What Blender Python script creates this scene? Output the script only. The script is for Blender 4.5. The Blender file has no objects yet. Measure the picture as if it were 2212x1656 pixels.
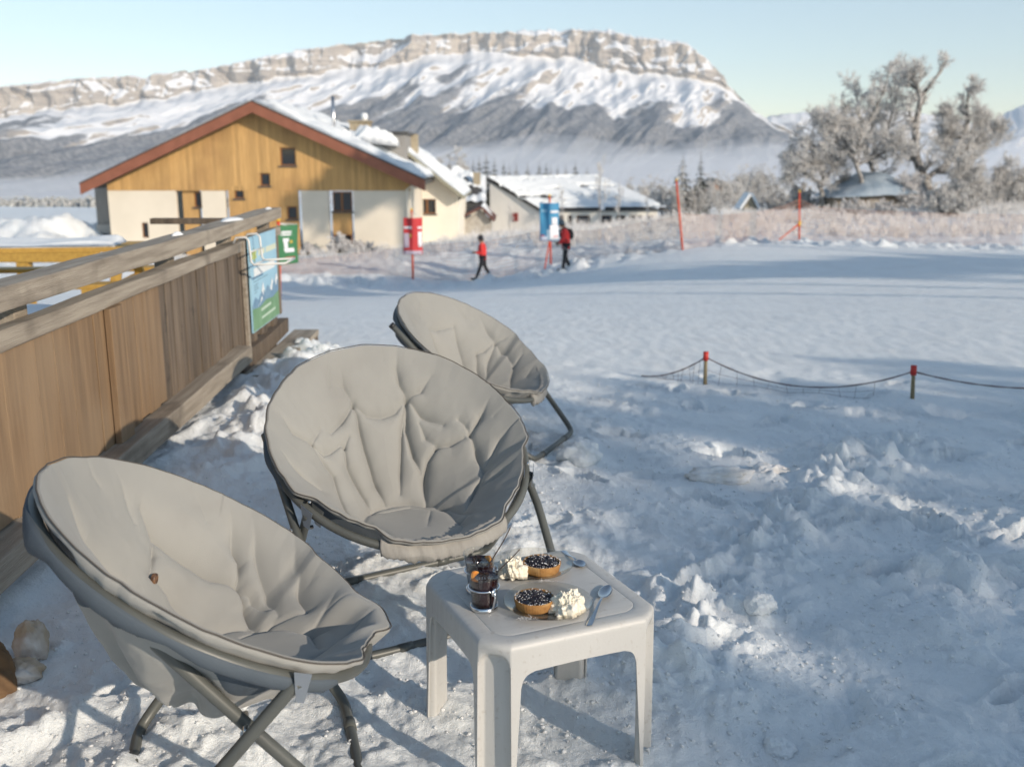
import bpy, bmesh, math, random
import numpy as np
from mathutils import Vector, Matrix, Euler

# ------------------------------------------------------------------ camera, sky, sun, exposure
scene = bpy.context.scene
COL = scene.collection
W, H = 1024, 766.72
FPX = 995.6                      # 35 mm lens on a 36 mm wide sensor, in pixels of a 1024 wide frame
PITCH = math.atan((H / 2 - 160) / FPX)
CAMZ = 1.586
cam_d = bpy.data.cameras.new('camera')
cam = bpy.data.objects.new('camera', cam_d)
COL.objects.link(cam)
cam.location = (0, 0, CAMZ)
cam.rotation_euler = (math.pi / 2 - PITCH, 0, 0)
cam_d.sensor_width = 36
cam_d.lens = 35
cam_d.clip_start = 0.05
cam_d.clip_end = 40000
cam_d.dof.use_dof = True
cam_d.dof.focus_distance = 2.95
cam_d.dof.aperture_fstop = 3.4
scene.camera = cam

SUN_EL = math.radians(19.0)
SUN_AZ = math.radians(-43.0)     # direction towards the sun on the ground: right of and behind the camera
SUN = Vector((math.cos(SUN_AZ) * math.cos(SUN_EL), math.sin(SUN_AZ) * math.cos(SUN_EL), math.sin(SUN_EL)))
world = bpy.data.worlds.new("World")
scene.world = world
world.use_nodes = True
wn = world.node_tree
bg = wn.nodes['Background']
sky = wn.nodes.new('ShaderNodeTexSky')
sky.sky_type = 'NISHITA'
sky.sun_disc = False
sky.sun_elevation = SUN_EL
sky.sun_rotation = math.pi / 2 - SUN_AZ
sky.altitude = 900
sky.air_density = 1.0
sky.dust_density = 0.6
sky.ozone_density = 0.6
hsv = wn.nodes.new('ShaderNodeHueSaturation')
hsv.inputs['Hue'].default_value = 0.492
hsv.inputs['Saturation'].default_value = 0.9
wn.links.new(sky.outputs[0], hsv.inputs['Color'])
wn.links.new(hsv.outputs[0], bg.inputs[0])
bg.inputs[1].default_value = 0.128
sun_d = bpy.data.lights.new('sun', 'SUN')
sun_d.energy = 3.15
sun_d.angle = math.radians(0.53)
sun_d.color = (1.0, 0.86, 0.70)
sun = bpy.data.objects.new('sun', sun_d)
COL.objects.link(sun)
sun.rotation_euler = SUN.to_track_quat('Z', 'Y').to_euler()
scene.view_settings.view_transform = 'Standard'
scene.view_settings.look = 'None'
scene.view_settings.gamma = 1
scene.view_settings.exposure = 0.36
scene.cycles.use_denoising = True
scene.cycles.max_bounces = 8
scene.cycles.transparent_max_bounces = 24
scene.cycles.volume_bounces = 3
scene.cycles.caustics_reflective = False
scene.cycles.caustics_refractive = False

# ------------------------------------------------------------------ picture measurements to places in the world
_c, _s = math.cos(PITCH), math.sin(PITCH)
S = 1024 / 2212.0                # measurements were taken in a 2212 px wide view
def ray(px, py):
    a = (px * S - W / 2) / FPX
    b = (H / 2 - py * S) / FPX
    return Vector((a, _c + b * _s, -_s + b * _c))
def V(px, py, Y):                # point at distance Y ahead
    d = ray(px, py)
    return Vector((0, 0, CAMZ)) + d * (Y / d.y)
def G(px, py, z=0.0):            # point at height z
    d = ray(px, py)
    return Vector((0, 0, CAMZ)) + d * ((z - CAMZ) / d.z)
def VX(px, py, x0, k):           # point on the upright plane x = x0 + k*y
    d = ray(px, py)
    t = x0 / (d.x - k * d.y)
    return Vector((0, 0, CAMZ)) + d * t

# ------------------------------------------------------------------ noise
def _perm(seed):
    r = np.random.RandomState(seed)
    p = r.permutation(256)
    a = r.rand(256) * 2 * np.pi
    return np.concatenate([p, p]), np.cos(a), np.sin(a)
_pc = {}
def pn(x, y, seed=0):
    if seed not in _pc: _pc[seed] = _perm(seed)
    p, gx, gy = _pc[seed]
    x = np.asarray(x, float); y = np.asarray(y, float)
    xi = np.floor(x).astype(int); yi = np.floor(y).astype(int)
    fx = x - xi; fy = y - yi
    xi &= 255; yi &= 255
    u = fx * fx * fx * (fx * (fx * 6 - 15) + 10)
    v = fy * fy * fy * (fy * (fy * 6 - 15) + 10)
    def g(ix, iy, dx, dy):
        h = p[p[ix & 255] + (iy & 255)]
        return gx[h] * dx + gy[h] * dy
    a = g(xi, yi, fx, fy); b = g(xi + 1, yi, fx - 1, fy)
    c = g(xi, yi + 1, fx, fy - 1); d = g(xi + 1, yi + 1, fx - 1, fy - 1)
    return (a + u * (b - a) + v * (c + u * (d - c) - a - u * (b - a))) * 1.5
def fbm(x, y, seed=0, o=4, lac=2.03, gain=0.5):
    t = 0; a = 1
    for i in range(o):
        t = t + a * pn(x, y, seed + i); x = x * lac + 11.3; y = y * lac + 5.7; a *= gain
    return t
def ridged(x, y, seed=0, o=4, lac=2.1, gain=0.5):
    t = 0; a = 1
    for i in range(o):
        t = t + a * (1 - 2 * np.abs(pn(x, y, seed + i))); x = x * lac + 3.1; y = y * lac + 7.7; a *= gain
    return t
def lumps(x, y, cell, seed, keep=.6, rad=.62):
    """broken clods: domes of random size on a jittered grid"""
    r = np.random.RandomState(seed); T_ = r.rand(64, 64, 4)
    xi = np.floor(x / cell).astype(int); yi = np.floor(y / cell).astype(int); h = np.zeros_like(x)
    for i in (-1, 0, 1):
        for j in (-1, 0, 1):
            t = T_[(xi + i) & 63, (yi + j) & 63]
            dx = x / cell - (xi + i + t[..., 0]); dy = y / cell - (yi + j + t[..., 1])
            a = t[..., 3] * 6.283; ca, sa = np.cos(a), np.sin(a); u = dx * ca + dy * sa; v = (dy * ca - dx * sa) * 1.45
            R = rad * (.35 + .65 * t[..., 2]); q = np.maximum(np.abs(u), np.abs(v)) * .55 + np.hypot(u, v) * .45
            k = np.where(t[..., 3] < keep, R * np.maximum(0, 1 - (q / R) ** 2) ** .75 * (1 + .25 * u), 0)
            h = np.maximum(h, k)
    return h * cell
def ss(a, b, x):
    t = np.clip((np.asarray(x, float) - a) / (b - a), 0, 1)
    return t * t * (3 - 2 * t)
def segdist(x, y, pts):
    d = None
    for (ax, ay), (bx, by) in zip(pts[:-1], pts[1:]):
        vx, vy = bx - ax, by - ay
        t = np.clip(((x - ax) * vx + (y - ay) * vy) / (vx * vx + vy * vy), 0, 1)
        q = np.hypot(x - ax - t * vx, y - ay - t * vy)
        d = q if d is None else np.minimum(d, q)
    return d

# ------------------------------------------------------------------ materials
def new_mat(name):
    m = bpy.data.materials.new(name); m.use_nodes = True
    nt = m.node_tree
    return m, nt, nt.nodes['Principled BSDF']
def M(name, col, rough=0.6, col2=None, scale=6.0, stretch=(1, 1, 1), bump=0.0, bscale=60.0, metal=0.0, spec=0.5,
      island=0.0, detail=5.0, contrast=(0.35, 0.65), col3=None, scale3=2.0, c3=(0.55, 0.75), sheen=0.0, bstretch=None):
    m, nt, b = new_mat(name)
    N, L = nt.nodes, nt.links
    b.inputs['Roughness'].default_value = rough
    b.inputs['Metallic'].default_value = metal
    b.inputs['Specular IOR Level'].default_value = spec
    if sheen: b.inputs['Sheen Weight'].default_value = sheen
    tc = N.new('ShaderNodeTexCoord')
    mp = N.new('ShaderNodeMapping'); mp.inputs['Scale'].default_value = stretch
    L.new(tc.outputs['Object'], mp.inputs[0])
    cur = None
    def mix(fac, a, c):
        x = N.new('ShaderNodeMix'); x.data_type = 'RGBA'
        L.new(fac, x.inputs[0])
        if isinstance(a, tuple): x.inputs[6].default_value = (*a, 1)
        else: L.new(a, x.inputs[6])
        if isinstance(c, tuple): x.inputs[7].default_value = (*c, 1)
        else: L.new(c, x.inputs[7])
        return x.outputs[2]
    def noise(sc, lo, hi, vec, det):
        n = N.new('ShaderNodeTexNoise'); n.inputs['Scale'].default_value = sc; n.inputs['Detail'].default_value = det
        L.new(vec, n.inputs['Vector'])
        r = N.new('ShaderNodeMapRange'); r.inputs[1].default_value = lo; r.inputs[2].default_value = hi
        L.new(n.outputs[0], r.inputs[0]); return r.outputs[0]
    cur = tuple(col)
    if col2: cur = mix(noise(scale, contrast[0], contrast[1], mp.outputs[0], detail), tuple(col), tuple(col2))
    if col3: cur = mix(noise(scale3, c3[0], c3[1], tc.outputs['Object'], 4.0), cur, tuple(col3))
    if island:
        ge = N.new('ShaderNodeNewGeometry')
        r = N.new('ShaderNodeMapRange'); r.inputs[3].default_value = 1 - island; r.inputs[4].default_value = 1 + island
        L.new(ge.outputs['Random Per Island'], r.inputs[0])
        hs = N.new('ShaderNodeHueSaturation')
        L.new(r.outputs[0], hs.inputs['Value'])
        if isinstance(cur, tuple): hs.inputs['Color'].default_value = (*cur, 1)
        else: L.new(cur, hs.inputs['Color'])
        cur = hs.outputs[0]
    if isinstance(cur, tuple): b.inputs['Base Color'].default_value = (*cur, 1)
    else: L.new(cur, b.inputs['Base Color'])
    if bump:
        n = N.new('ShaderNodeTexNoise'); n.inputs['Scale'].default_value = bscale; n.inputs['Detail'].default_value = 4
        if bstretch:
            m2 = N.new('ShaderNodeMapping'); m2.inputs['Scale'].default_value = bstretch
            L.new(tc.outputs['Object'], m2.inputs[0]); L.new(m2.outputs[0], n.inputs['Vector'])
        else: L.new(mp.outputs[0], n.inputs['Vector'])
        bp = N.new('ShaderNodeBump'); bp.inputs['Strength'].default_value = 1.0; bp.inputs['Distance'].default_value = bump
        L.new(n.outputs[0], bp.inputs['Height']); L.new(bp.outputs[0], b.inputs['Normal'])
    return m

# ------------------------------------------------------------------ mesh helpers
def link(name, me, m=None, parent=None):
    o = bpy.data.objects.new(name, me); COL.objects.link(o)
    if m is not None:
        for x in (m if isinstance(m, (list, tuple)) else [m]): me.materials.append(x)
    if parent is not None: o.parent = parent
    return o
def smooth(me, on=True):
    me.polygons.foreach_set('use_smooth', [on] * len(me.polygons)); return me
def chaikin(pts, k=3):
    pts = [Vector(p) for p in pts]
    for _ in range(k):
        q = [pts[0]]
        for a, b_ in zip(pts[:-1], pts[1:]): q += [a.lerp(b_, .25), a.lerp(b_, .75)]
        pts = q + [pts[-1]]
    return pts
class MB:
    def __init__(s): s.v = []; s.f = []; s.mi = []; s.sm = []
    def add(s, vs, fs, mi=0, sm=False):
        b = len(s.v); s.v += [tuple(v) for v in vs]
        s.f += [tuple(i + b for i in f) for f in fs]; s.mi += [mi] * len(fs); s.sm += [sm] * len(fs); return s
    def box(s, x0, x1, y0, y1, z0, z1, mi=0, T=None):
        vs = [Vector(p) for p in ((x0, y0, z0), (x1, y0, z0), (x1, y1, z0), (x0, y1, z0), (x0, y0, z1), (x1, y0, z1), (x1, y1, z1), (x0, y1, z1))]
        if T is not None: vs = [T @ v for v in vs]
        return s.add(vs, [(0, 3, 2, 1), (4, 5, 6, 7), (0, 1, 5, 4), (1, 2, 6, 5), (2, 3, 7, 6), (3, 0, 4, 7)], mi)
    def beam(s, a, b, w, h, up=(0, 0, 1), mi=0):
        a, b = Vector(a), Vector(b); d = (b - a).normalized()
        r = d.cross(Vector(up)).normalized(); u = r.cross(d)
        vs = [p + r * (w / 2 * i) + u * (h / 2 * j) for p in (a, b) for i, j in ((-1, -1), (1, -1), (1, 1), (-1, 1))]
        return s.add(vs, [(0, 1, 2, 3), (7, 6, 5, 4), (0, 4, 5, 1), (1, 5, 6, 2), (2, 6, 7, 3), (3, 7, 4, 0)], mi)
    def tube(s, pts, r, n=10, mi=0, cap=True, closed=False):
        pts = [Vector(p) for p in pts]; m = len(pts)
        rs = r if isinstance(r, (list, tuple, np.ndarray)) else [r] * m
        vs = []; prev = None
        for i, p in enumerate(pts):
            if closed: t = pts[(i + 1) % m] - pts[i - 1]
            else: t = pts[min(i + 1, m - 1)] - pts[max(i - 1, 0)]
            t.normalize()
            if prev is None:
                q = Vector((0, 0, 1)) if abs(t.z) < 0.9 else Vector((1, 0, 0))
                n1 = (q - t * q.dot(t)).normalized()
            else:
                n1 = (prev - t * prev.dot(t)).normalized()
            prev = n1; n2 = t.cross(n1)
            vs += [p + (n1 * math.cos(2 * math.pi * k / n) + n2 * math.sin(2 * math.pi * k / n)) * rs[i] for k in range(n)]
        fs = []
        for i in range(m if closed else m - 1):
            a = i * n; b = ((i + 1) % m) * n
            fs += [(a + k, a + (k + 1) % n, b + (k + 1) % n, b + k) for k in range(n)]
        if cap and not closed:
            fs += [tuple(range(n - 1, -1, -1)), tuple(range((m - 1) * n, m * n))]
        return s.add(vs, fs, mi, True)
    def lathe(s, prof, n=32, c=(0, 0, 0), mi=0, wob=None):
        c = Vector(c); m = len(prof); vs = []
        for i, (r, z) in enumerate(prof):
            for k in range(n):
                a = 2 * math.pi * k / n
                rr = r * (wob(a, i) if wob else 1)
                vs.append(c + Vector((rr * math.cos(a), rr * math.sin(a), z)))
        fs = [(i * n + k, i * n + (k + 1) % n, (i + 1) * n + (k + 1) % n, (i + 1) * n + k) for i in range(m - 1) for k in range(n)]
        return s.add(vs, fs, mi, True)
    def prism(s, poly, d, mi=0):          # flat 3-D polygon pushed along d
        p = [Vector(q) for q in poly]; d = Vector(d); n = len(p)
        return s.add(p + [q + d for q in p], [tuple(range(n - 1, -1, -1)), tuple(range(n, 2 * n))] + [(i, (i + 1) % n, n + (i + 1) % n, n + i) for i in range(n)], mi)
    def build(s, name, m=None, parent=None, bevel=0, recalc=True):
        me = bpy.data.meshes.new(name); me.from_pydata(s.v, [], s.f)
        me.polygons.foreach_set('material_index', s.mi); me.polygons.foreach_set('use_smooth', s.sm)
        if recalc:
            bm = bmesh.new(); bm.from_mesh(me); bmesh.ops.recalc_face_normals(bm, faces=bm.faces); bm.to_mesh(me); bm.free()
        me.update()
        o = link(name, me, m, parent)
        if bevel:
            b = o.modifiers.new('bevel', 'BEVEL'); b.width = bevel; b.segments = 2; b.limit_method = 'ANGLE'; b.angle_limit = math.radians(40)
        return o
def np_mesh(name, verts, quads, m=None, parent=None, sm=True):
    me = bpy.data.meshes.new(name)
    verts = np.ascontiguousarray(verts, dtype=np.float32); quads = np.ascontiguousarray(quads, dtype=np.int32)
    k = quads.shape[1]
    me.vertices.add(len(verts)); me.vertices.foreach_set('co', verts.ravel())
    me.loops.add(quads.size); me.loops.foreach_set('vertex_index', quads.ravel())
    me.polygons.add(len(quads)); me.polygons.foreach_set('loop_start', np.arange(0, quads.size, k, dtype=np.int32))
    me.polygons.foreach_set('use_smooth', np.full(len(quads), sm))
    me.update(calc_edges=True); me.validate()
    return link(name, me, m, parent)
def grid_quads(nu, nv, wrap=False):
    i = np.arange(nu - 1)[:, None]; j = np.arange(nv if wrap else nv - 1)[None, :]
    j2 = (j + 1) % nv
    return np.stack([i * nv + j, (i + 1) * nv + j, (i + 1) * nv + j2, i * nv + j2], -1).reshape(-1, 4)
def tag(o, label=None, cat=None, group=None, kind=None):
    if label: o['label'] = label
    if cat: o['category'] = cat
    if group: o['group'] = group
    if kind: o['kind'] = kind
    return o
def empty(name, loc=(0, 0, 0), rz=0.0):
    o = bpy.data.objects.new(name, None); COL.objects.link(o)
    o.location = loc; o.rotation_euler = (0, 0, rz); o.empty_display_size = 0.2
    return o
def copy_tree(o, parent=None):
    c = o.copy(); COL.objects.link(c)
    if parent is not None: c.parent = parent
    for ch in list(o.children): copy_tree(ch, c)
    return c
# ------------------------------------------------------------------ the snow field: one sheet from the camera's feet into the valley
def Vz(px, py, Y):
    p = V(px, py, Y); return (p.x, p.y, p.z)
CTRL = [(0, -6, 0.1), (-5, -3, 0), (6, -6, 0.1), (0, 0, 0), (-4, 2, 0), (4, 2, 0), (0, 4, 0), (-3, 6, 0), (4, 5, 0.0), (0, 6.5, -.03), (-2.5, 9, -.13),
        (2, 9, -.2), (6, 9, -.1), (-8, 12, -.5), (-6, 20, -1.35), (0, 20, -1.25), (6, 20, -1.0), (14, 20, -.85), (25, 20, -.6), (40, 20, -.2), (-15, 25, -2.0),
        Vz(1040, 606, 39.0), Vz(1220, 588, 35.2), Vz(1727, 526, 39), Vz(1475, 541, 34), Vz(2212, 540, 38), Vz(700, 548, 50), Vz(890, 604, 39),
        Vz(1190, 573, 37.6), Vz(1100, 537, 44), Vz(1320, 524, 44), Vz(850, 550, 45), Vz(1000, 515, 58), Vz(1200, 498, 75), Vz(1430, 492, 75), Vz(1780, 448, 60), Vz(2100, 448, 60), Vz(2212, 455, 55), Vz(1900, 520, 42), Vz(100, 480, 70), Vz(0, 540, 45), Vz(250, 545, 50),
        (-60, 60, -3.5), (70, 60, -.3), (60, 30, -.4), (-60, 20, -2), (-40, -20, 0), (40, -30, 2), (0, -40, 1.5), (0, 110, -6.5), (60, 110, -4), (-60, 110, -5.5)]
_cp = np.array([p[:2] for p in CTRL]); _cz = np.array([p[2] for p in CTRL])
def _tps(r): return r * r * np.log(r + 1e-9)
_n = len(CTRL)
_K = _tps(np.linalg.norm(_cp[:, None] - _cp[None], axis=-1)) + np.eye(_n) * .4
_P = np.hstack([np.ones((_n, 1)), _cp])
_A = np.block([[_K, _P], [_P.T, np.zeros((3, 3))]])
_w = np.linalg.solve(_A, np.concatenate([_cz, np.zeros(3)]))
def base_z(x, y):
    x = np.asarray(x, float); y = np.asarray(y, float)
    r = np.hypot(x, y)
    k = np.minimum(1, 95 / np.maximum(r, 1e-6)); xx, yy = x * k, y * k      # extend outward from the rim of the measured area
    sh = xx.shape; X = xx.ravel(); Y = yy.ravel()
    z = np.full(X.shape, 0.0)
    for i0 in range(0, len(X), 200000):
        a = X[i0:i0 + 200000]; b = Y[i0:i0 + 200000]
        d = np.hypot(a[:, None] - _cp[None, :, 0], b[:, None] - _cp[None, :, 1])
        z[i0:i0 + 200000] = _tps(d) @ _w[:_n] + _w[_n] + a * _w[_n + 1] + b * _w[_n + 2]
    z = z.reshape(sh)
    far = ss(95, 260, r)
    z = z * (1 - far) + far * (-8.0)
    valley = ss(150, 1500, y) * (1 - 0.0 * x)
    z = z - 150 * valley * ss(0, 1, y / 200)
    return z
RIDGE = [tuple(G(*q)[:2]) for q in ((1430, 1440), (1560, 1250), (1700, 1110), (1830, 1010), (1950, 960))]
TROD = [tuple(G(*q)[:2]) for q in ((1480, 1340), (1600, 1180), (1720, 1060))]
PILE = [(-1.50, 4.9), (-1.62, 6.2), (-1.66, 7.6), (-1.75, 8.8)]
def snow_detail(x, y):
    r = np.hypot(x, y)
    near = 1 - ss(7.0, 9.5, y + 0.35 * np.maximum(x - 1, 0))
    near = near * (1 - ss(14, 22, r))
    d = np.zeros_like(x)
    wx = x + 0.05 * pn(x * 3, y * 3, 50); wy = y + 0.05 * pn(x * 3 + 9, y * 3, 51)
    # trampled snow: hollows of boots, crumbs
    tr = 0.026 * fbm(wx * 1.3, wy * 1.3, 1, 3) + 0.0075 * fbm(wx * 5, wy * 5, 5, 4) + 0.0050 * fbm(wx * 17, wy * 17, 9, 4)
    cr = np.maximum(0, fbm(wx * 11, wy * 11, 21, 3) - 0.25)
    tr = tr + 0.012 * cr
    bt = np.maximum(0, pn(wx * 2.6, wy * 2.6, 33) - 0.22)
    tr = tr - 0.07 * bt
    rough = ss(-.2, .5, fbm(x * .7, y * .7, 40, 2))
    d += near * tr * (0.7 + 0.75 * rough)
    # footworn trough, smooth
    sd = segdist(x, y, TROD); tm = np.exp(-(sd / 0.26) ** 2)
    d = d * (1 - 0.75 * tm) - 0.05 * tm * near
    # ridge of thrown-up clods to the right, rough ground beyond it
    rd = segdist(x, y, RIDGE)
    rm = np.exp(-(rd / 0.22) ** 2)
    clod = np.maximum(0, fbm(wx * 7, wy * 7, 61, 3) + .15)
    d += rm * (0.05 + 0.075 * clod) * near
    right = ss(0.9, 1.7, x - 0.25 * (y - 2.5)) * near * (1 - ss(3.6, 4.8, y))
    d += right * (0.125 * np.maximum(0, fbm(wx * 2.0 + 4, wy * 2.0, 71, 4)) + 0.012 * clod)
    # broken clods
    lm = lumps(wx, wy, .13, 7, .55) + .8 * lumps(wx + .3, wy, .055, 8, .5)
    d += near * lm * (.60 * np.exp(-(rd / .26) ** 2) + .62 * right * ss(-.1, .35, fbm(x * 1.5, y * 1.5, 73, 2)) + .30 * ss(.05, .5, fbm(x * .8 + 3, y * .8, 75, 2)))
    # boot prints
    rp_ = np.random.RandomState(12); nm_ = (near > .3) & (r < 9); xs_, ys_ = x[nm_], y[nm_]; bp = np.zeros_like(xs_)
    for _ in range(26):
        px_, py_ = rp_.uniform(-1.3, 3.8), rp_.uniform(2.2, 7.2); hd = rp_.uniform(0, 6.283); 
        for k_ in range(4):
            cx_ = px_ + math.cos(hd) * .62 * k_ - math.sin(hd) * (.09 if k_ % 2 else -.09); cy_ = py_ + math.sin(hd) * .62 * k_ + math.cos(hd) * (.09 if k_ % 2 else -.09)
            m_ = (np.abs(xs_ - cx_) < .3) & (np.abs(ys_ - cy_) < .3)
            u = (xs_[m_] - cx_) * math.cos(hd) + (ys_[m_] - cy_) * math.sin(hd); v = -(xs_[m_] - cx_) * math.sin(hd) + (ys_[m_] - cy_) * math.cos(hd)
            q = np.sqrt((u / .15) ** 2 + (v / (.055 + .012 * np.sign(u))) ** 2)
            bp[m_] += -.042 * (1 - ss(.75, 1.05, q)) + .016 * np.exp(-((q - 1.22) / .16) ** 2) + .004 * np.sin(u * 210) * (q < .85)
    d[nm_] += bp * near[nm_]
    # snow shovelled against the deck
    pdist = segdist(x, y, PILE); pm = np.exp(-(pdist / 0.30) ** 2) * ss(4.4, 5.6, y)
    d += pm * (.45 * lumps(wx, wy, .17, 9, .6)) + pm * (0.08 + 0.11 * np.maximum(-.4, fbm(wx * 3.2, wy * 3.2, 81, 4)) + 0.03 * clod)
    hp = np.exp(-((x + 1.35) ** 2 / .35 + (y - 7.6) ** 2 / .5)); d += hp * .5 * lumps(wx, wy, .19, 10, .6) + hp * (0.08 + .11 * np.maximum(-.3, fbm(wx * 3.5, wy * 3.5, 83, 4)))
    # fallen lumps left by the front corner
    fm = np.exp(-(np.hypot(x + 1.1, y - 2.3) / 0.55) ** 2); d += fm * 0.07 * np.maximum(0, fbm(wx * 4, wy * 4, 85, 4) + .3)
    # groomed piste: faint corduroy, scraped patches
    pist = 1 - near
    d += pist * (1 - ss(60, 90, r)) * (0.008 * fbm(x * .9, y * .35, 91, 3) + 0.005 * fbm(x * 4.5, y * 2.0, 95, 3) + 0.006 * pn(x * 10, y * 4, 99))
    # windrow and rough margin beyond the piste
    edge_y = 33.4 + 0.15 * x * (x > 0) + 2.3 * ss(2, -8, x)
    wr = np.exp(-((y - edge_y - 1.8) / 1.6) ** 2) * (np.abs(x) < 40)
    d += wr * (0.06 + 0.26 * np.maximum(-.15, fbm(x * 1.15, y * 1.15, 101, 4)) + .5 * lumps(x, y, .55, 11, .6))
    mar = ss(0, 3, y - edge_y - 1) * (1 - ss(70, 110, y))
    d += mar * (0.07 * fbm(x * .5, y * .5, 105, 4) + 0.05 * fbm(x * 2.2, y * 2.2, 108, 3) + .2 * lumps(x, y, .6, 12, .5))
    lb_ = ss(-18.5, -21.5, x) * np.exp(-((y - 52) / 4.5) ** 2) * (1 - ss(60, 75, -x)); d += lb_ * (1.1 + .7 * fbm(x * .45, y * .45, 115, 4))
    out = ss(110, 200, r)
    d += out * 2.0 * fbm(x / 160, y / 160, 111, 4)
    return d
def ground(x, y):
    x = np.asarray(x, float); y = np.asarray(y, float)
    return base_z(x, y) + snow_detail(x, y)
def gz(x, y): return float(ground(np.array([x]), np.array([y]))[0])

fa = np.radians(np.arange(-33, 33.001, 0.115))
ca = np.concatenate([np.radians(np.arange(33, 327, 3.0))[1:]])
ang = np.concatenate([fa, ca])                                   # measured clockwise from straight ahead, wraps round
rad = [0.25]
while rad[-1] < 3200:
    q = rad[-1]
    rad.append(q * (1.0042 if q > 1.6 and q < 9 else 1.0075 if q < 60 and q > 1 else 1.03))
rad = np.array(rad)
RR, AA = np.meshgrid(rad, ang, indexing='ij')
X = RR * np.sin(AA); Y = RR * np.cos(AA)
Z = ground(X, Y)
quads = grid_quads(len(rad), len(ang), True)
quads = np.concatenate([quads])
snow, nt, b = new_mat('snow')
b.inputs['Base Color'].default_value = (.84, .845, .85, 1)
b.inputs['Roughness'].default_value = 0.55
b.inputs['Specular IOR Level'].default_value = 0.25
b.inputs['Subsurface Weight'].default_value = 0.6
b.inputs['Subsurface Radius'].default_value = (1.0, 1.05, 1.1)
b.inputs['Subsurface Scale'].default_value = 0.012
_tc = nt.nodes.new('ShaderNodeTexCoord')
_n1 = nt.nodes.new('ShaderNodeTexNoise'); _n1.inputs['Scale'].default_value = 55; _n1.inputs['Detail'].default_value = 5
_n2 = nt.nodes.new('ShaderNodeTexNoise'); _n2.inputs['Scale'].default_value = 260; _n2.inputs['Detail'].default_value = 3
_ad = nt.nodes.new('ShaderNodeMath'); _ad.operation = 'MULTIPLY_ADD'; _ad.inputs[1].default_value = 0.6
_bp = nt.nodes.new('ShaderNodeBump'); _bp.inputs['Distance'].default_value = 0.010; _bp.inputs['Strength'].default_value = 0.9
for n in (_n1, _n2): nt.links.new(_tc.outputs['Object'], n.inputs['Vector'])
nt.links.new(_n2.outputs[0], _ad.inputs[0]); nt.links.new(_n1.outputs[0], _ad.inputs[2])
nt.links.new(_ad.outputs[0], _bp.inputs['Height']); nt.links.new(_bp.outputs[0], b.inputs['Normal'])
_dn = nt.nodes.new('ShaderNodeTexNoise'); _dn.inputs['Scale'].default_value = 1.7; _dn.inputs['Detail'].default_value = 6
_dr = nt.nodes.new('ShaderNodeValToRGB'); _dr.color_ramp.elements[0].position = .42; _dr.color_ramp.elements[0].color = (.82, .855, .87, 1)
_dr.color_ramp.elements[1].position = .75; _dr.color_ramp.elements[1].color = (.75, .775, .785, 1)
nt.links.new(_tc.outputs['Object'], _dn.inputs['Vector']); nt.links.new(_dn.outputs[0], _dr.inputs[0]); nt.links.new(_dr.outputs[0], b.inputs['Base Color'])
SNOW = snow
SNOW_CLEAN = M('roof_snow', (0.82, 0.85, 0.865), 0.6, bump=0.01, bscale=14, spec=.2)
tag(np_mesh('snow_ground', np.stack([X, Y, Z], -1).reshape(-1, 3), quads[:, ::-1], snow), kind='structure')

# ------------------------------------------------------------------ the table mountain across the valley
rock, nt, b = new_mat('mountain_rock_and_snow')
N, L = nt.nodes, nt.links
b.inputs['Roughness'].default_value = 0.8; b.inputs['Specular IOR Level'].default_value = 0.1
ge = N.new('ShaderNodeNewGeometry'); sp = N.new('ShaderNodeSeparateXYZ'); L.new(ge.outputs['Normal'], sp.inputs[0])
tc = N.new('ShaderNodeTexCoord')
def _noise(scale, st=(1, 1, 1), det=6):
    mp = N.new('ShaderNodeMapping'); mp.inputs['Scale'].default_value = st; L.new(tc.outputs['Object'], mp.inputs[0])
    n = N.new('ShaderNodeTexNoise'); n.inputs['Scale'].default_value = scale; n.inputs['Detail'].default_value = det; n.inputs['Roughness'].default_value = .6
    L.new(mp.outputs[0], n.inputs['Vector']); return n.outputs[0]
def _math(op, a, c, clamp=False):
    x = N.new('ShaderNodeMath'); x.operation = op; x.use_clamp = clamp
    for i, q in enumerate((a, c)):
        if isinstance(q, (int, float)): x.inputs[i].default_value = q
        else: L.new(q, x.inputs[i])
    return x.outputs[0]
def _range(v, a, c, lo=0., hi=1.):
    r = N.new('ShaderNodeMapRange'); r.inputs[1].default_value = a; r.inputs[2].default_value = c; r.inputs[3].default_value = lo; r.inputs[4].default_value = hi
    L.new(v, r.inputs[0]); return r.outputs[0]
def _mix(f, a, c):
    x = N.new('ShaderNodeMix'); x.data_type = 'RGBA'; L.new(f, x.inputs[0])
    for i, q in ((6, a), (7, c)):
        if isinstance(q, tuple): x.inputs[i].default_value = (*q, 1)
        else: L.new(q, x.inputs[i])
    return x.outputs[2]
rk = _mix(_range(_noise(.012, (1, 1, .35)), .35, .65), (.44, .39, .33), (.24, .22, .21))
rk = _mix(_range(_noise(.02, (.25, .25, 4)), .45, .62), rk, (.50, .45, .39))
at = N.new('ShaderNodeAttribute'); at.attribute_name = 'wood'      # how far down the forest belt this spot lies
wood = _math('ADD', at.outputs['Fac'], _math('MULTIPLY', _math('SUBTRACT', _noise(.004), .5), 1.1))
forest = _mix(_range(_noise(.05), .4, .6), (.135, .145, .165), (.26, .265, .285))
snowf = _range(_math('ADD', sp.outputs['Z'], _math('MULTIPLY', _math('SUBTRACT', _noise(.011, (1, 1, .5)), .5), .55)), 0.55, .67)
colr = _mix(snowf, rk, (.84, .85, .87))
colr = _mix(_range(wood, .5, .72), colr, forest)
L.new(colr, b.inputs['Base Color'])

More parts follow.
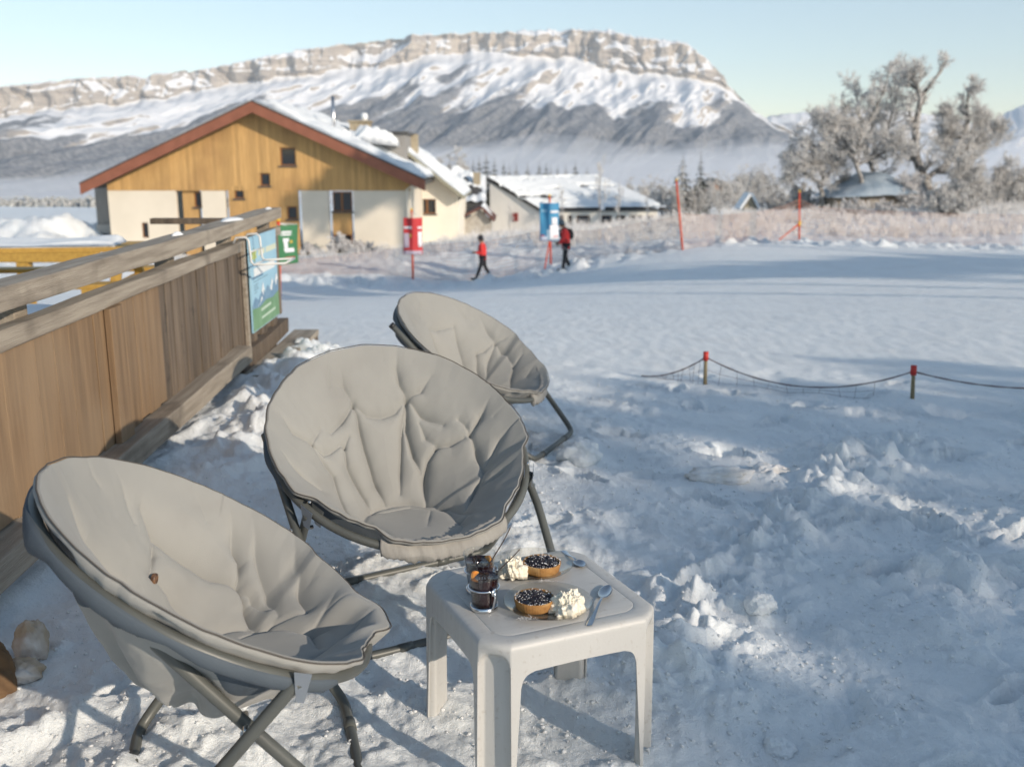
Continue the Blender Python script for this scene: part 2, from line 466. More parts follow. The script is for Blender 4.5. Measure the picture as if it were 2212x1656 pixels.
SKY = [(-700, 300), (-300, 215), (0, 188), (60, 183), (130, 175), (190, 168), (250, 165), (330, 166), (375, 155), (420, 155), (500, 140), (560, 128), (640, 112), (740, 97), (840, 88), (900, 76),
       (1000, 72), (1060, 70), (1100, 69), (1180, 65), (1260, 64), (1320, 68), (1370, 80), (1440, 88), (1475, 92), (1500, 113), (1525, 133), (1545, 163), (1580, 195), (1620, 235), (1660, 262), (1710, 288), (1780, 312), (1900, 330), (2100, 345)]
CLF = [(-700, 350), (-300, 290), (0, 255), (130, 235), (250, 225), (330, 215), (375, 212), (420, 200), (500, 185), (600, 168), (740, 150), (840, 140), (900, 128), (1000, 112), (1060, 112), (1180, 120), (1260, 128), (1320, 150), (1400, 160), (1500, 166), (1545, 178), (1580, 200), (1620, 238), (1660, 264), (1710, 290), (1780, 314), (1900, 332), (2100, 347)]
BAS = [(-700, 430), (0, 420), (400, 420), (900, 412), (1300, 400), (1700, 396), (2100, 390)]
WOODL = [(-700, 310), (0, 285), (150, 290), (300, 285), (420, 262), (560, 258), (740, 272), (900, 262), (1000, 225), (1100, 245), (1200, 258), (1290, 288), (1400, 282), (1500, 258), (1600, 244), (1700, 272), (2100, 330)]
def lerp(tab, x): return np.interp(x, [p[0] for p in tab], [p[1] for p in tab])
nu, nv = 900, 300
pu = np.linspace(-650, 2050, nu)
YT = np.interp(pu, [-650, 0, 700, 1200, 1500, 1700, 2050], [4600, 4900, 5700, 6000, 5900, 6000, 6300])      # distance of the rim
jag = 5.0 * pn(pu / 26, pu * 0, 5) + 2.6 * pn(pu / 9, pu * 0, 6) + 1.5 * pn(pu / 4, pu * 0, 8)
jag = jag * np.interp(pu, [-650, 1480, 1560, 2050], [1, 1, .5, .3])
zt = np.array([V(p, q, Y).z for p, q, Y in zip(pu, lerp(SKY, pu) + jag, YT)])
cj = 9 * pn(pu / 60, pu * 0, 15) + 5 * pn(pu / 22, pu * 0, 16)
YC = YT - np.maximum(20, (lerp(CLF, pu) - lerp(SKY, pu)) * 1.2)
zc_ = np.array([V(p, q, Y).z for p, q, Y in zip(pu, np.maximum(lerp(CLF, pu) + cj * np.interp(pu, [1500, 1580], [1, .1]), lerp(SKY, pu) + 3), YC)])
YB = YT - np.interp(pu, [-650, 400, 1200, 1700, 2050], [1900, 2200, 2300, 1500, 900])
zb = np.array([V(p, q, Y).z for p, q, Y in zip(pu, lerp(BAS, pu), YB)])
tv = np.linspace(0, 1, nv)
P = np.zeros((nu, nv, 3)); WD = np.zeros((nu, nv))
xr = np.array([V(p, 300, 1.0).x for p in pu])
for j, t in enumerate(tv):
    if t < .14:                                   # snow plateau behind the rim
        k = t / .14; Yj = YT + 700 * (1 - k); zj = zt + 22 * (1 - k) - 60 * (1 - k) ** 2
    elif t < .42:                                 # cliff
        k = (t - .14) / .28; Yj = YT + (YC - YT) * k; zj = zt + (zc_ - zt) * k
    else:                                         # slopes below
        k = (t - .42) / .58; Yj = YC + (YB - YC) * k; zj = zc_ + (zb - zc_) * (k ** 0.86)
    P[:, j, 0] = xr * Yj; P[:, j, 1] = Yj; P[:, j, 2] = zj
xs = P[:, :, 0]; zs = P[:, :, 2]
tt = np.broadcast_to(tv[None, :], xs.shape)
cliff = ss(.13, .17, tt) * (1 - ss(.40, .45, tt)); slope = ss(.42, .5, tt)
# buttresses and ledges in the cliff
but = 75 * ridged(xs / 520 + .4 * pn(xs / 200, zs / 200, 202), zs / 700, 201, 4) + 40 * pn(xs / 85, zs / 320, 210) + 22 * pn(xs / 34, zs / 120, 211) + 9 * pn(xs / 16, zs / 40, 212)
led = 4 * np.sin(zs / 21.0 + 4 * pn(xs / 240, zs / 120, 215)) + 7 * pn(xs / 160, zs / 30, 216)
P[:, :, 1] -= cliff * (but + led - 20)
# ribs and gullies run down and to the left
kk = np.clip((tt - .42) / .58, 0, 1)
sh = xs + 620 * kk
gul = ridged(sh / 520, kk * 1.1 + .3, 221, 4, gain=.55)
gul2 = ridged(sh / 150 + 3, kk * 2.2, 231, 3)
P[:, :, 1] -= slope * (150 * gul * (0.35 + kk) + 34 * gul2)
P[:, :, 2] += slope * (24 * gul * np.sin(np.pi * np.clip(kk, 0, 1)) + 12 * pn(xs / 90, kk * 9, 241) * (1 - .3 * kk))
P[:, :, 0] += cliff * 12 * pn(xs / 60, zs / 60, 250)
# share of forest, from the height where it starts
zw = np.array([V(p, q, Y).z for p, q, Y in zip(pu, lerp(WOODL, pu), YC - 500)])
WD = np.clip(.70 + (zw[:, None] - P[:, :, 2]) / 260 + .55 * (gul - .25) + .45 * fbm(sh / 260, kk * 2.5, 261, 4) - .24 - np.interp(pu, [-650, 500, 900, 1000], [.75, .75, .4, .1])[:, None] * ss(.02, .35, pn(sh / 135, kk * .8 + .3, 263) + .5 * pn(sh / 60, kk * 1.5, 264)) * (1 - ss(.25, .75, kk)), 0, 1) * slope
mt = np_mesh('mountain', P.reshape(-1, 3), grid_quads(nu, nv)[:, ::-1], rock)
att = mt.data.attributes.new('wood', 'FLOAT', 'POINT'); att.data.foreach_set('value', WD.ravel().astype(np.float32))
tag(mt, kind='structure')

# lower snowy hills at the right
def hill(name, prof, Y0, depth, base, seed, wd):
    p = np.linspace(prof[0][0], prof[-1][0], 160); m = 50
    top = lerp(prof, p) + 2.0 * pn(p / 14, p * 0, seed)
    Q = np.zeros((160, m, 3)); t = np.linspace(0, 1, m)
    x1 = np.array([V(q, 300, 1.0).x for q in p])
    zt_ = np.array([V(a, c, Y0).z for a, c in zip(p, top)]); zb_ = np.array([V(a, base, Y0 - depth).z for a in p])
    for j in range(m):
        Yj = Y0 - depth * t[j]; Q[:, j, 0] = x1 * Yj; Q[:, j, 1] = Yj; Q[:, j, 2] = zt_ + (zb_ - zt_) * t[j] ** .9
    g = ridged(Q[:, :, 0] / (Y0 * .06) + t[None] * .6, np.broadcast_to(t[None] * 2, Q.shape[:2]), seed + 3, 4)
    Q[:, :, 1] -= g * Y0 * .014 * np.sin(np.pi * np.clip(t[None] * .9 + .05, 0, 1))
    # far side, down to the same foot
    back = Q[:, :1].copy(); back[:, :, 1] += depth; back[:, :, 0] *= (Y0 + depth) / Y0; back[:, :, 2] = zb_[:, None]
    Q = np.concatenate([back, Q], 1)
    o = np_mesh(name, Q.reshape(-1, 3), grid_quads(160, m + 1)[:, ::-1], rock)
    w = np.clip(wd + .25 * fbm(Q[:, :, 0] / (Y0 * .03), Q[:, :, 2] / (Y0 * .012), seed + 9, 3), 0, 1)
    a = o.data.attributes.new('wood', 'FLOAT', 'POINT'); a.data.foreach_set('value', w.ravel().astype(np.float32))
    return tag(o, kind='structure')
hill('snowy_hill', [(1560, 330), (1640, 262), (1660, 250), (1700, 246), (1760, 240), (1830, 236), (1900, 236), (1990, 246), (2080, 262), (2200, 290)], 6800, 900, 390, 301, .45)
hill('distant_peak', [(2040, 330), (2110, 285), (2140, 262), (2170, 240), (2200, 228), (2240, 208), (2300, 190), (2400, 200), (2550, 260)], 5200, 1300, 360, 321, .12)
# ------------------------------------------------------------------ building materials
BOARDS = M('honey_board_strips', (.56, .345, .135), .65, (.46, .275, .10), 3.0, (9, 9, .5), bump=.004, bscale=30, col3=(.27, .145, .06), scale3=.35, c3=(.5, .8), island=.13)
WOODC = M('honey_boards', (.52, .32, .125), .65, (.42, .25, .095), 3.0, (9, 9, .5), bump=.004, bscale=30, col3=(.28, .15, .06), scale3=.35, c3=(.55, .8))
RUST = M('rust_red_fascia', (.27, .10, .058), .6, (.22, .08, .045), 2.0)
PLASTER = M('cream_plaster', (.72, .655, .55), .9, (.66, .60, .50), .8, bump=.004, bscale=40)
PLASTER2 = M('white_plaster', (.80, .755, .66), .9, (.74, .69, .60), .8, bump=.004, bscale=40)
GREYBOARD = M('grey_boards', (.30, .29, .275), .8, (.24, .23, .22), 3, (8, 8, .5))
GLASSD = M('dark_window_glass', (.012, .014, .018), .06, spec=.8)
FRAMEW = M('brown_window_frame', (.24, .10, .03), .55, (.18, .075, .025), 8)
DARKW = M('dark_roof_metal', (.06, .058, .058), .5, (.08, .078, .075), 4)
CHIM = M('chimney_render', (.42, .36, .26), .9, (.34, .29, .21), 5)
STEEL = M('bright_flue_steel', (.62, .62, .63), .28, metal=1.0)
BRICKR = M('brown_red_roof', (.12, .055, .045), .8)
SHUT = M('red_shutter', (.22, .03, .025), .6)

HY = 50.0
def hp(px, py, Y=HY): return V(px, py, Y)
def z3(x, y): return ((300 + .4973 * x) * .553, (350 + .4973 * y) * .553)
def wall_poly(mb, pts, thick, Y, holes=(), mi=0):
    """upright wall in the plane y = Y, outline pts (x, z), rectangular openings cut through"""
    import mathutils
    xs_ = sorted({p[0] for p in pts} | {v for h in holes for v in (h[0], h[1])})
    def span(x, eps):
        zz = []
        n = len(pts)
        for i in range(n):
            (ax, az), (bx, bz) = pts[i], pts[(i + 1) % n]
            if (ax - (x + eps)) * (bx - (x + eps)) < 0:
                zz.append(az + (bz - az) * (x - ax) / (bx - ax))
        return (min(zz), max(zz)) if len(zz) >= 2 else None
    for a, c in zip(xs_[:-1], xs_[1:]):
        if c - a < 1e-5: continue
        s0, s1 = span(a, 1e-6), span(c, -1e-6)
        if s0 is None or s1 is None: continue
        cuts = sorted([h for h in holes if h[0] <= a + 1e-6 and h[1] >= c - 1e-6], key=lambda h: h[2])
        lo = [s0[0], s1[0]]
        segs = []
        for h in cuts:
            segs.append((lo[0], lo[1], h[2], h[2])); lo = [h[3], h[3]]
        segs.append((lo[0], lo[1], s0[1], s1[1]))
        for l0, l1, t0, t1 in segs:
            vs = [(a, Y, l0), (c, Y, l1), (c, Y, t1), (a, Y, t0)]
            mb.prism(vs, (0, thick, 0), mi)
def window(parent, x0, x1, z0, z1, Y, fr=.06, mull=(), bar=(), frame=FRAMEW, deep=.16, sill=True):
    mb = MB(); y0, y1 = Y + deep - .07, Y + deep
    mb.box(x0, x0 + fr, y0, y1, z0, z1); mb.box(x1 - fr, x1, y0, y1, z0, z1)
    mb.box(x0 + fr, x1 - fr, y0, y1, z0, z0 + fr); mb.box(x0 + fr, x1 - fr, y0, y1, z1 - fr, z1)
    for m in mull: mb.box(x0 + (x1 - x0) * m - .05, x0 + (x1 - x0) * m + .05, y0 + .003, y1 - .003, z0 + fr, z1 - fr)
    f = mb.build('window', frame, parent)
    MB().box(x0 + fr, x1 - fr, y1 - .035, y1 - .02, z0 + fr, z1 - fr).build('pane', GLASSD, f)
    if sill: MB().box(x0 - .08, x1 + .08, Y - .10, Y + deep - .08, z0 - .07, z0 - .003).build('sill', DARKW, f)
    return f

# ------------------------------------------------------------------ the wooden gabled house
house = empty('gabled_house', (hp(560, 545).x, HY, hp(560, 545).z - .3))
tag(house, 'large gabled house with honey coloured boards, cream plaster panels and rust red fascia', 'house')
def hb(px, py):
    p = hp(px, py); return (p.x - house.location.x, p.z - house.location.z)
OV = .95
xl, zl = hb(190, 404); xr_, zr = hb(922, 396); xa, za = hb(555, 224)
fw0, fw1 = hb(232, 412)[0], hb(886, 412)[0]
zp = hb(232, 412)[1]; zg = -.6
def rz_at(x): return zl + (za - zl) * (x - xl) / (xa - xl) if x < xa else zr + (za - zr) * (xr_ - x) / (xr_ - xa)
def rect(x0, y0, x1, y1):
    a, c = z3(x0, y0), z3(x1, y1); (ax, az), (bx, bz) = hb(*a), hb(*c)
    return (ax, bx, bz, az)
winr = [rect(1594, 456, 1722, 598), rect(1437, 657, 1520, 757), rect(1234, 759, 1314, 856), rect(1650, 918, 1734, 1018)]
loggw = rect(905, 806, 972, 925)
bay1 = rect(2006, 802, 2164, 958); bay2 = rect(2012, 1138, 2168, 1290); dsm = rect(507, 1045, 568, 1165); low = rect(880, 1215, 995, 1290)
TH = .25
# upper boarded gable plus the boarded middle and bay spandrel
mb = MB()
top = [(fw0, zp), (fw1, zp), (fw1, rz_at(fw1) - .28), (xa, za - .30), (fw0, rz_at(fw0) - .28)]
W3 = winr[2]; W3t = (W3[0], W3[1], zp, W3[3]); W3b = (W3[0], W3[1], W3[2], zp - .003)
wall_poly(mb, top, TH, 0, winr[:2] + [W3t])
c0, c1 = rect(1197, 800, 1756, 1290)[:2]
wall_poly(mb, [(c0, zg), (c1, zg), (c1, zp - .003), (c0, zp - .003)], TH, 0, [W3b, winr[3]])
w0, w1 = rect(815, 800, 974, 1290)[:2]
wall_poly(mb, [(w0, zg), (w1, zg), (w1, zp - .003), (w0, zp - .003)], TH, .25, [loggw])
b0, b1 = rect(1998, 800, 2168, 1290)[:2]
wall_poly(mb, [(b0, bay2[3]), (b1, bay2[3]), (b1, bay1[2]), (b0, bay1[2])], TH, 0.06)
mb.build('boarded_wall', WOODC, house)
# thin cover strips between boards
mb = MB(); x = fw0 + .09; rr = random.Random(2)
while x < fw1 - .05:
    zhi = rz_at(x) - .34
    for (lo, hi) in [(zp + .02, zhi)]:
        cuts = [h for h in winr[:2] + [(W3[0], W3[1], zp + .09, W3[3])] if h[0] - .08 < x < h[1] + .08]
        z = lo
        for h in sorted(cuts, key=lambda h: h[2]):
            if h[2] - .08 > z: mb.box(x - .072, x + .072, -.014, -.001, z, h[2] - .08)
            z = h[3] + .01
        if hi > z: mb.box(x - .072, x + .072, -.014, -.001, z, hi)
    if c0 < x < c1:
        z = zg
        for h in sorted([h for h in winr[2:] if h[0] - .08 < x < h[1] + .08], key=lambda h: h[2]):
            mb.box(x - .072, x + .072, -.014, -.001, z, h[2] - .08); z = h[3] + .01
        mb.box(x - .072, x + .072, -.014, -.001, z, zp)
    x += .165 + 0
mb.build('cover_boards', BOARDS, house)
p0, p1 = fw0, rect(250, 795, 806, 1230)[1]
q0, q1 = rect(975, 797, 1194, 1290)[:2]
r0, r1 = rect(1760, 795, 1995, 1290)[:2]
s0 = rect(2170, 795, 2180, 1290)[0]
for (u0, u1, yo, hh_) in ((p0, p1, 0, [dsm]), (q0, q1, .02, []), (r0, r1, 0, []), (s0, fw1, 0, [])):
    mb = MB(); wall_poly(mb, [(u0, zg), (u1, zg), (u1, zp - .003), (u0, zp - .003)], TH, yo, hh_); mb.build('plaster_wall', PLASTER, house)
MB().box(fw1 - TH, fw1, TH + .003, 13.5, zg, rz_at(fw1) - .35).build('plaster_wall', PLASTER, house)
MB().box(fw0, fw0 + TH, TH + .003, 13.5, zg, rz_at(fw0) - .35).build('plaster_wall', PLASTER, house)
# recessed boarded strip under the left eave
gl = V(204, 412, HY + 1.6).x - house.location.x
MB().box(gl, fw0 + .2, 1.6, 12, zg, zp + .2).build('side_wall', GREYBOARD, house)
MB().box(gl - .03, fw0 + .19, 1.50, 1.597, zp - 2.2, zp - 1.75).build('side_band', M('pale_band', (.42, .41, .39), .8), house)
for r_ in winr: window(house, *r_, 0)
window(house, *loggw, .25, mull=())
window(house, *bay1, 0, mull=(.47,)); window(house, *bay2, 0, mull=(.5,))
window(house, *dsm, 0, fr=.05, sill=False)
# roof: two slabs, fascia boards along the gable, snow on top
T1 = .34
def slab(x0, z0, x1, z1, y0, y1, th, name, mat, parent, off=0.0):
    d = Vector((x1 - x0, 0, z1 - z0)).normalized(); n = Vector((-d.z, 0, d.x))
    if n.z < 0: n = -n
    a = Vector((x0, y0, z0)) + n * off; c = Vector((x1, y0, z1)) + n * off
    return MB().prism([a, c, c + n * th, a + n * th], (0, y1 - y0, 0)).build(name, mat, parent)
roof = slab(xl + .15, zl + .1, xa - .002, za - .02, -OV + .09, 14.4, -.2, 'roof', DARKW, house)
slab(xr_ - .15, zr + .1, xa + .002, za - .02, -OV + .09, 14.4, -.2, 'roof', DARKW, house)
def fascia(x0, z0, x1, z1, h, nm='fascia_board'):
    return MB().prism([(x0, -OV, z0), (x1, -OV, z1), (x1, -OV, z1 - h * 1.0), (x0, -OV, z0 - h)], (0, .085, 0)).build(nm, RUST, house)
fascia(xl, zl + .16, xa, za + .05, .50); fascia(xa + .002, za + .05, xr_, zr + .16, .52)
MB().prism([(xl - .02, -OV - .05, zl + .17), (xa, -OV - .05, za + .06), (xa, -OV - .05, za + .11), (xl - .02, -OV - .05, zl + .22)], (0, .16, 0)).build('roof_edge', DARKW, house)
MB().prism([(xa, -OV - .05, za + .061), (xr_ + .02, -OV - .05, zr + .17), (xr_ + .02, -OV - .05, zr + .22), (xa, -OV - .05, za + .111)], (0, .16, 0)).build('roof_edge', DARKW, house)
def snow_blanket(x0, z0, x1, z1, y0, y1, th, parent, seed, nx=60, ny=40, amp=.08):
    u = np.linspace(0, 1, nx); v = np.linspace(0, 1, ny); U, Vv = np.meshgrid(u, v, indexing='ij')
    Xb = x0 + (x1 - x0) * U; Yb = y0 + (y1 - y0) * Vv; Zb = z0 + (z1 - z0) * U
    e = np.minimum(1, np.minimum(np.minimum(U, 1 - U) * nx / 2.0, np.minimum(Vv, 1 - Vv) * ny / 2.0)); e = e ** .5
    t = th * e * (1 + .9 * fbm(Xb * .8, Yb * .8, seed, 3)) ; t = np.maximum(t, .004)
    top_ = np.stack([Xb, Yb, Zb + t], -1); bot = np.stack([Xb, Yb, Zb - .02], -1)
    n = nx * ny; q = grid_quads(nx, ny)
    edge = [i * ny for i in range(nx)] + [(nx - 1) * ny + j for j in range(1, ny)] + [i * ny + ny - 1 for i in range(nx - 2, -1, -1)] + [j for j in range(ny - 2, 0, -1)]
    s = np.array([(edge[i], edge[(i + 1) % len(edge)], edge[(i + 1) % len(edge)] + n, edge[i] + n) for i in range(len(edge))])
    o = np_mesh('roof_snow', np.concatenate([top_.reshape(-1, 3), bot.reshape(-1, 3)]), np.concatenate([q, q[:, ::-1] + n, s]), SNOW_CLEAN, parent)
    return o
snow_blanket(xl + .1, zl + .27, xa - .15, za + .10, -OV + .05, 14.3, .08, house, 401, amp=.05)
snow_blanket(xa + .1, za + .10, xr_ - .1, zr + .27, -OV + .05, 14.3, .22, house, 405)
# dormer, chimneys, flue on the right slope
def hY(px, py, dy):
    p = V(px, py, HY + dy); return (p.x - house.location.x, p.z - house.location.z)
d0 = hY(748, 300, 5); d1 = hY(876, 300, 5)
ztop = hY(800, 290, 5)[1]; zbase = hY(800, 345, 5)[1]
dm = MB(); dm.box(d0[0], d1[0], 5, 11, zbase - 1.4, ztop).build('dormer', GREYBOARD, house)
MB().box(d0[0] - .12, d1[0] + .15, 4.85, 11.1, ztop + .003, ztop + .14).build('dormer_roof', DARKW, house)
snow_blanket(d0[0] - .05, ztop - .30, hY(860, 300, 4)[0], ztop - .62, 3.6, 4.84, .55, house, 411, 40, 16)
c0_ = hY(754, 284, 7); c1_ = hY(795, 264, 7)
ch = MB().box(c0_[0], c1_[0], 7.2, 8.4, c0_[1] - 2, c1_[1]).build('chimney', CHIM, house)
MB().box(c0_[0] - .08, c1_[0] + .08, 7.1, 8.5, c1_[1] + .003, c1_[1] + .1).build('chimney_cap', CHIM, ch)
cc = MB(); cc.lathe([(0.001, .42), (.16, .38), (.2, .22), (.16, .05), (0.12, 0)], 12, ((c1_[0] - .28), 7.6, c1_[1] + .1)); cc.build('chimney_snow', SNOW_CLEAN, ch)
e0, e1 = hY(888, 300, 8), hY(902, 290, 8)
MB().box(e0[0], e1[0], 8, 8.5, e0[1] - 2, e1[1]).build('chimney', CHIM, house)
f0 = hY(722, 285, 4); f1 = hY(718.5, 208, 4)
MB().tube([(f0[0], 4, f0[1] - .6), (f1[0], 4, f1[1])], .085, 12).build('flue_pipe', STEEL, house)
# downpipe and gutter at the right corner
MB().tube([(fw1 - .15, -.12, zg), (fw1 - .15, -.12, zr - .3), (fw1 + .25, -.12, zr - .05)], .05, 8).build('downpipe', PLASTER2, house)

# ------------------------------------------------------------------ white annex behind on the right
AY = 57.0
def an(px, py, Y=AY): p = V(px, py, Y); return p
annex = empty('white_annex', (an(940, 515).x, AY, an(940, 515).z - .4))
tag(annex, 'narrow white plastered annex with brown window beside the gabled house', 'house')
def ab(px, py): p = an(px, py); return (p.x - annex.location.x, p.z - annex.location.z)
a_l, a_r = ab(866, 515)[0], ab(992, 515)[0]
zc1 = ab(992, 424)[1]; zc0 = ab(880, 326)[1]; xp_ = ab(862, 310)[0]
wq = (ab(898, 0)[0], ab(934, 0)[0], ab(0, 462)[1], ab(0, 430)[1])
mb = MB(); wall_poly(mb, [(a_l, -.3), (a_r, -.3), (a_r, zc1), (a_l, ab(866, 318)[1])], .3, 0, [wq]); mb.box(a_r - .25, a_r, .303, 9, -.3, zc1 - .2); mb.build('wall', PLASTER2, annex)
window(annex, *wq, 0, mull=(.45,))
ra, rb = ab(866, 314), ab(1006, 424)
slab(rb[0], rb[1], ra[0], ra[1], -.9, 9.2, -.16, 'roof', M('weathered_roof_edge', (.30, .29, .22), .8), annex)
snow_blanket(ra[0], ra[1] + .02, rb[0] - .05, rb[1] + .02, -.8, 9.1, .22, annex, 421)
bal = MB(); zb_ = ab(0, 484)[1]; xb0, xb1 = ab(884, 0)[0], ab(905, 0)[0]
bal.box(xb0, xb1, -1.0, -.003, zb_ - .15, zb_); bal.box(xb0, xb1, -1.05, -.99, zb_, zb_ + .75); bal.build('balcony', FRAMEW, annex)

# ------------------------------------------------------------------ small shed with the brown roof
SY = 64.0
shed = empty('small_shed', (V(1030, 512, SY).x, SY, V(1030, 512, SY).z - .3)); tag(shed, 'small frosted shed with brown roof between the annex and the long building', 'shed')
def sb(px, py): p = V(px, py, SY); return (p.x - shed.location.x, p.z - shed.location.z)
sl, sr = sb(994, 0)[0], sb(1058, 0)[0]; sp_ = sb(1040, 455); se = sb(0, 475)[1]
mb = MB(); wall_poly(mb, [(sl, -.3), (sr, -.3), (sr, se), (sp_[0], sp_[1]), (sl, se - .05)], .2, 0); mb.box(sr - .2, sr, .203, 5, -.3, se - .1); mb.build('wall', M('frosted_boards', (.48, .46, .42), .9, (.34, .31, .27), 3), shed)
slab(sl - .2, se + .0, sp_[0], sp_[1] + .15, -.5, 5.2, .14, 'roof', BRICKR, shed); slab(sr + .2, se - .1, sp_[0], sp_[1] + .15, -.5, 5.2, .14, 'roof', BRICKR, shed)
snow_blanket(sp_[0], sp_[1] + .30, sr + .1, se + .05, -.4, 5, .12, shed, 431, 20, 20)

# ------------------------------------------------------------------ long low building with the snowy roof
LY = 74.0
lb = empty('long_building', (V(1180, 498, LY).x, LY, V(1180, 498, LY).z - .4)); tag(lb, 'long low white building under a wide snowy roof with grey patches', 'building')
def lbp(px, py, Y=LY): p = V(px, py, Y); return Vector((p.x - lb.location.x, Y - LY, p.z - lb.location.z))
gA = lbp(1058, 392, LY + 1.8); gB = lbp(1166, 452)      # left gable: from the ridge end down to the front corner
eL, eR = lbp(1172, 455), lbp(1438, 452); rL, rR = lbp(1052, 386, LY + 1.8), lbp(1292, 382, LY + 7)
wl = lbp(1172, 455); wr_ = lbp(1422, 455)
holes = []
for px0, px1 in ((1188, 1218), (1228, 1236), (1246, 1275), (1300, 1322), (1332, 1352), (1360, 1388), (1396, 1412)):
    a = lbp(px0, 484); c = lbp(px1, 466); holes.append((a.x, c.x, a.z, c.z))
mb = MB(); wall_poly(mb, [(wl.x, -.3), (wr_.x, -.3), (wr_.x, eR.z - .1), (wl.x, eL.z - .1)], .3, .25, holes); mb.build('front_wall', PLASTER2, lb)
for h in holes: window(lb, *h, .25, sill=False)
gl_ = Vector((gA.x, gA.y, -.3)); gr_ = Vector((wl.x, .25, -.3))
n_ = Vector((.25, .1, 0))
MB().prism([gl_, gr_, (wl.x, .25, eL.z - .12), (gA.x, gA.y, gA.z - .12)], n_).build('gable_wall', M('grey_white_boards', (.80, .77, .72), .9, (.74, .71, .66), 2, (6, 6, .4)), lb)
sh_a = gl_ + (gr_ - gl_) * .44; sh_b = gl_ + (gr_ - gl_) * .54; out = Vector((-.06, -.1, 0))
zz0, zz1 = lbp(1100, 478, LY + 1).z, lbp(1100, 460, LY + 1).z
MB().prism([(sh_a.x, sh_a.y, zz0), (sh_b.x, sh_b.y, zz0), (sh_b.x, sh_b.y, zz1), (sh_a.x, sh_a.y, zz1)], out).build('shutter', SHUT, lb)
MB().prism([eR + Vector((.2, -.09, -.003)), rR + Vector((0, 0, -.003)), rR + Vector((9, 8, -3.4)), eR + Vector((.6, 12, -.3))], (0, 0, -.2)).build('roof', DARKW, lb)
# roof snow with bared strips
nx, ny = 150, 60
U, Vv = np.meshgrid(np.linspace(0, 1, nx), np.linspace(0, 1, ny), indexing='ij')
q00, q10, q11, q01 = [np.array(p) for p in (eL + Vector((-.25, 0, .03)), eR + Vector((.1, 0, .03)), rR + Vector((0, 0, .03)), rL + Vector((0, 0, .03)))]
base = (1 - U)[..., None] * (1 - Vv)[..., None] * q00 + U[..., None] * (1 - Vv)[..., None] * q10 + U[..., None] * Vv[..., None] * q11 + (1 - U)[..., None] * Vv[..., None] * q01
bare = fbm(U * 5, Vv * 9, 441, 3) - .18 - .9 * np.exp(-((Vv - .33 - .05 * np.sin(U * 6)) / .10) ** 2) * (fbm(U * 7, Vv * 2, 447, 2) + .2) - .55 * np.exp(-((Vv - .68) / .05) ** 2) * (U > .4)
hgt = np.where((fbm(U * 9, Vv * 14, 443, 3) * .35 + bare) > -.75, .16, -.06)
bz = np.exp(-((Vv - .42 + .22 * U) / .085) ** 2) * np.exp(-((U - .14) / .17) ** 2) + np.exp(-((Vv - .30) / .05) ** 2) * np.exp(-((U - .62) / .22) ** 2) + .9 * np.exp(-((Vv - .12) / .05) ** 2) * np.exp(-((U - .22) / .16) ** 2)
hgt = np.where(bz + .35 * fbm(U * 12, Vv * 20, 445, 3) > .55, -.06, hgt) + .03 * fbm(U * 14, Vv * 14, 446, 3)
deck_ = base.copy(); deck_[..., 2] -= .02
ro_ = np_mesh('roof', deck_.reshape(-1, 3), grid_quads(nx, ny), DARKW, lb); so_ = ro_.modifiers.new('s', 'SOLIDIFY'); so_.thickness = .12; so_.offset = -1
base[..., 2] += hgt
np_mesh('roof_snow', base.reshape(-1, 3), grid_quads(nx, ny), SNOW_CLEAN, lb)
# white gabled roof seen between the annex and the long building
BY = 70
bk = empty('snowy_roofed_house', (V(1010, 470, BY).x, BY, V(1010, 470, BY).z)); tag(bk, 'house hidden under a bright snowy roof behind the small brown shed', 'house')
def bb(px, py, Y=BY): p = V(px, py, Y); return Vector((p.x - bk.location.x, Y - BY, p.z - bk.location.z))
mb = MB(); mb.prism([bb(965, 440), bb(1050, 440), bb(1050, 380, BY + 5), bb(985, 365, BY + 5)], (0, 0, -.4)); mb.build('roof', DARKW, bk)
a, c = bb(962, 436), bb(1048, 436)
U, Vv = np.meshgrid(np.linspace(0, 1, 40), np.linspace(0, 1, 30), indexing='ij')
q = [np.array(p) for p in (bb(962, 442), bb(1050, 440), bb(1050, 384, BY + 5), bb(978, 362, BY + 5))]
base = (1 - U)[..., None] * (1 - Vv)[..., None] * q[0] + U[..., None] * (1 - Vv)[..., None] * q[1] + U[..., None] * Vv[..., None] * q[2] + (1 - U)[..., None] * Vv[..., None] * q[3]
base[..., 2] += .15 + .15 * fbm(U * 4, Vv * 4, 451, 3)
np_mesh('roof_snow', base.reshape(-1, 3), grid_quads(40, 30), SNOW_CLEAN, bk)
mb = MB(); mb.box(a.x + .5, c.x - .3, .4, 5, -2, a.z - .3); mb.build('wall', PLASTER2, bk)
cb = bb(1030, 388, BY + 3); MB().box(cb.x - .25, cb.x + .25, 2.8, 3.4, cb.z - 1, cb.z + .5).build('chimney', CHIM, bk)

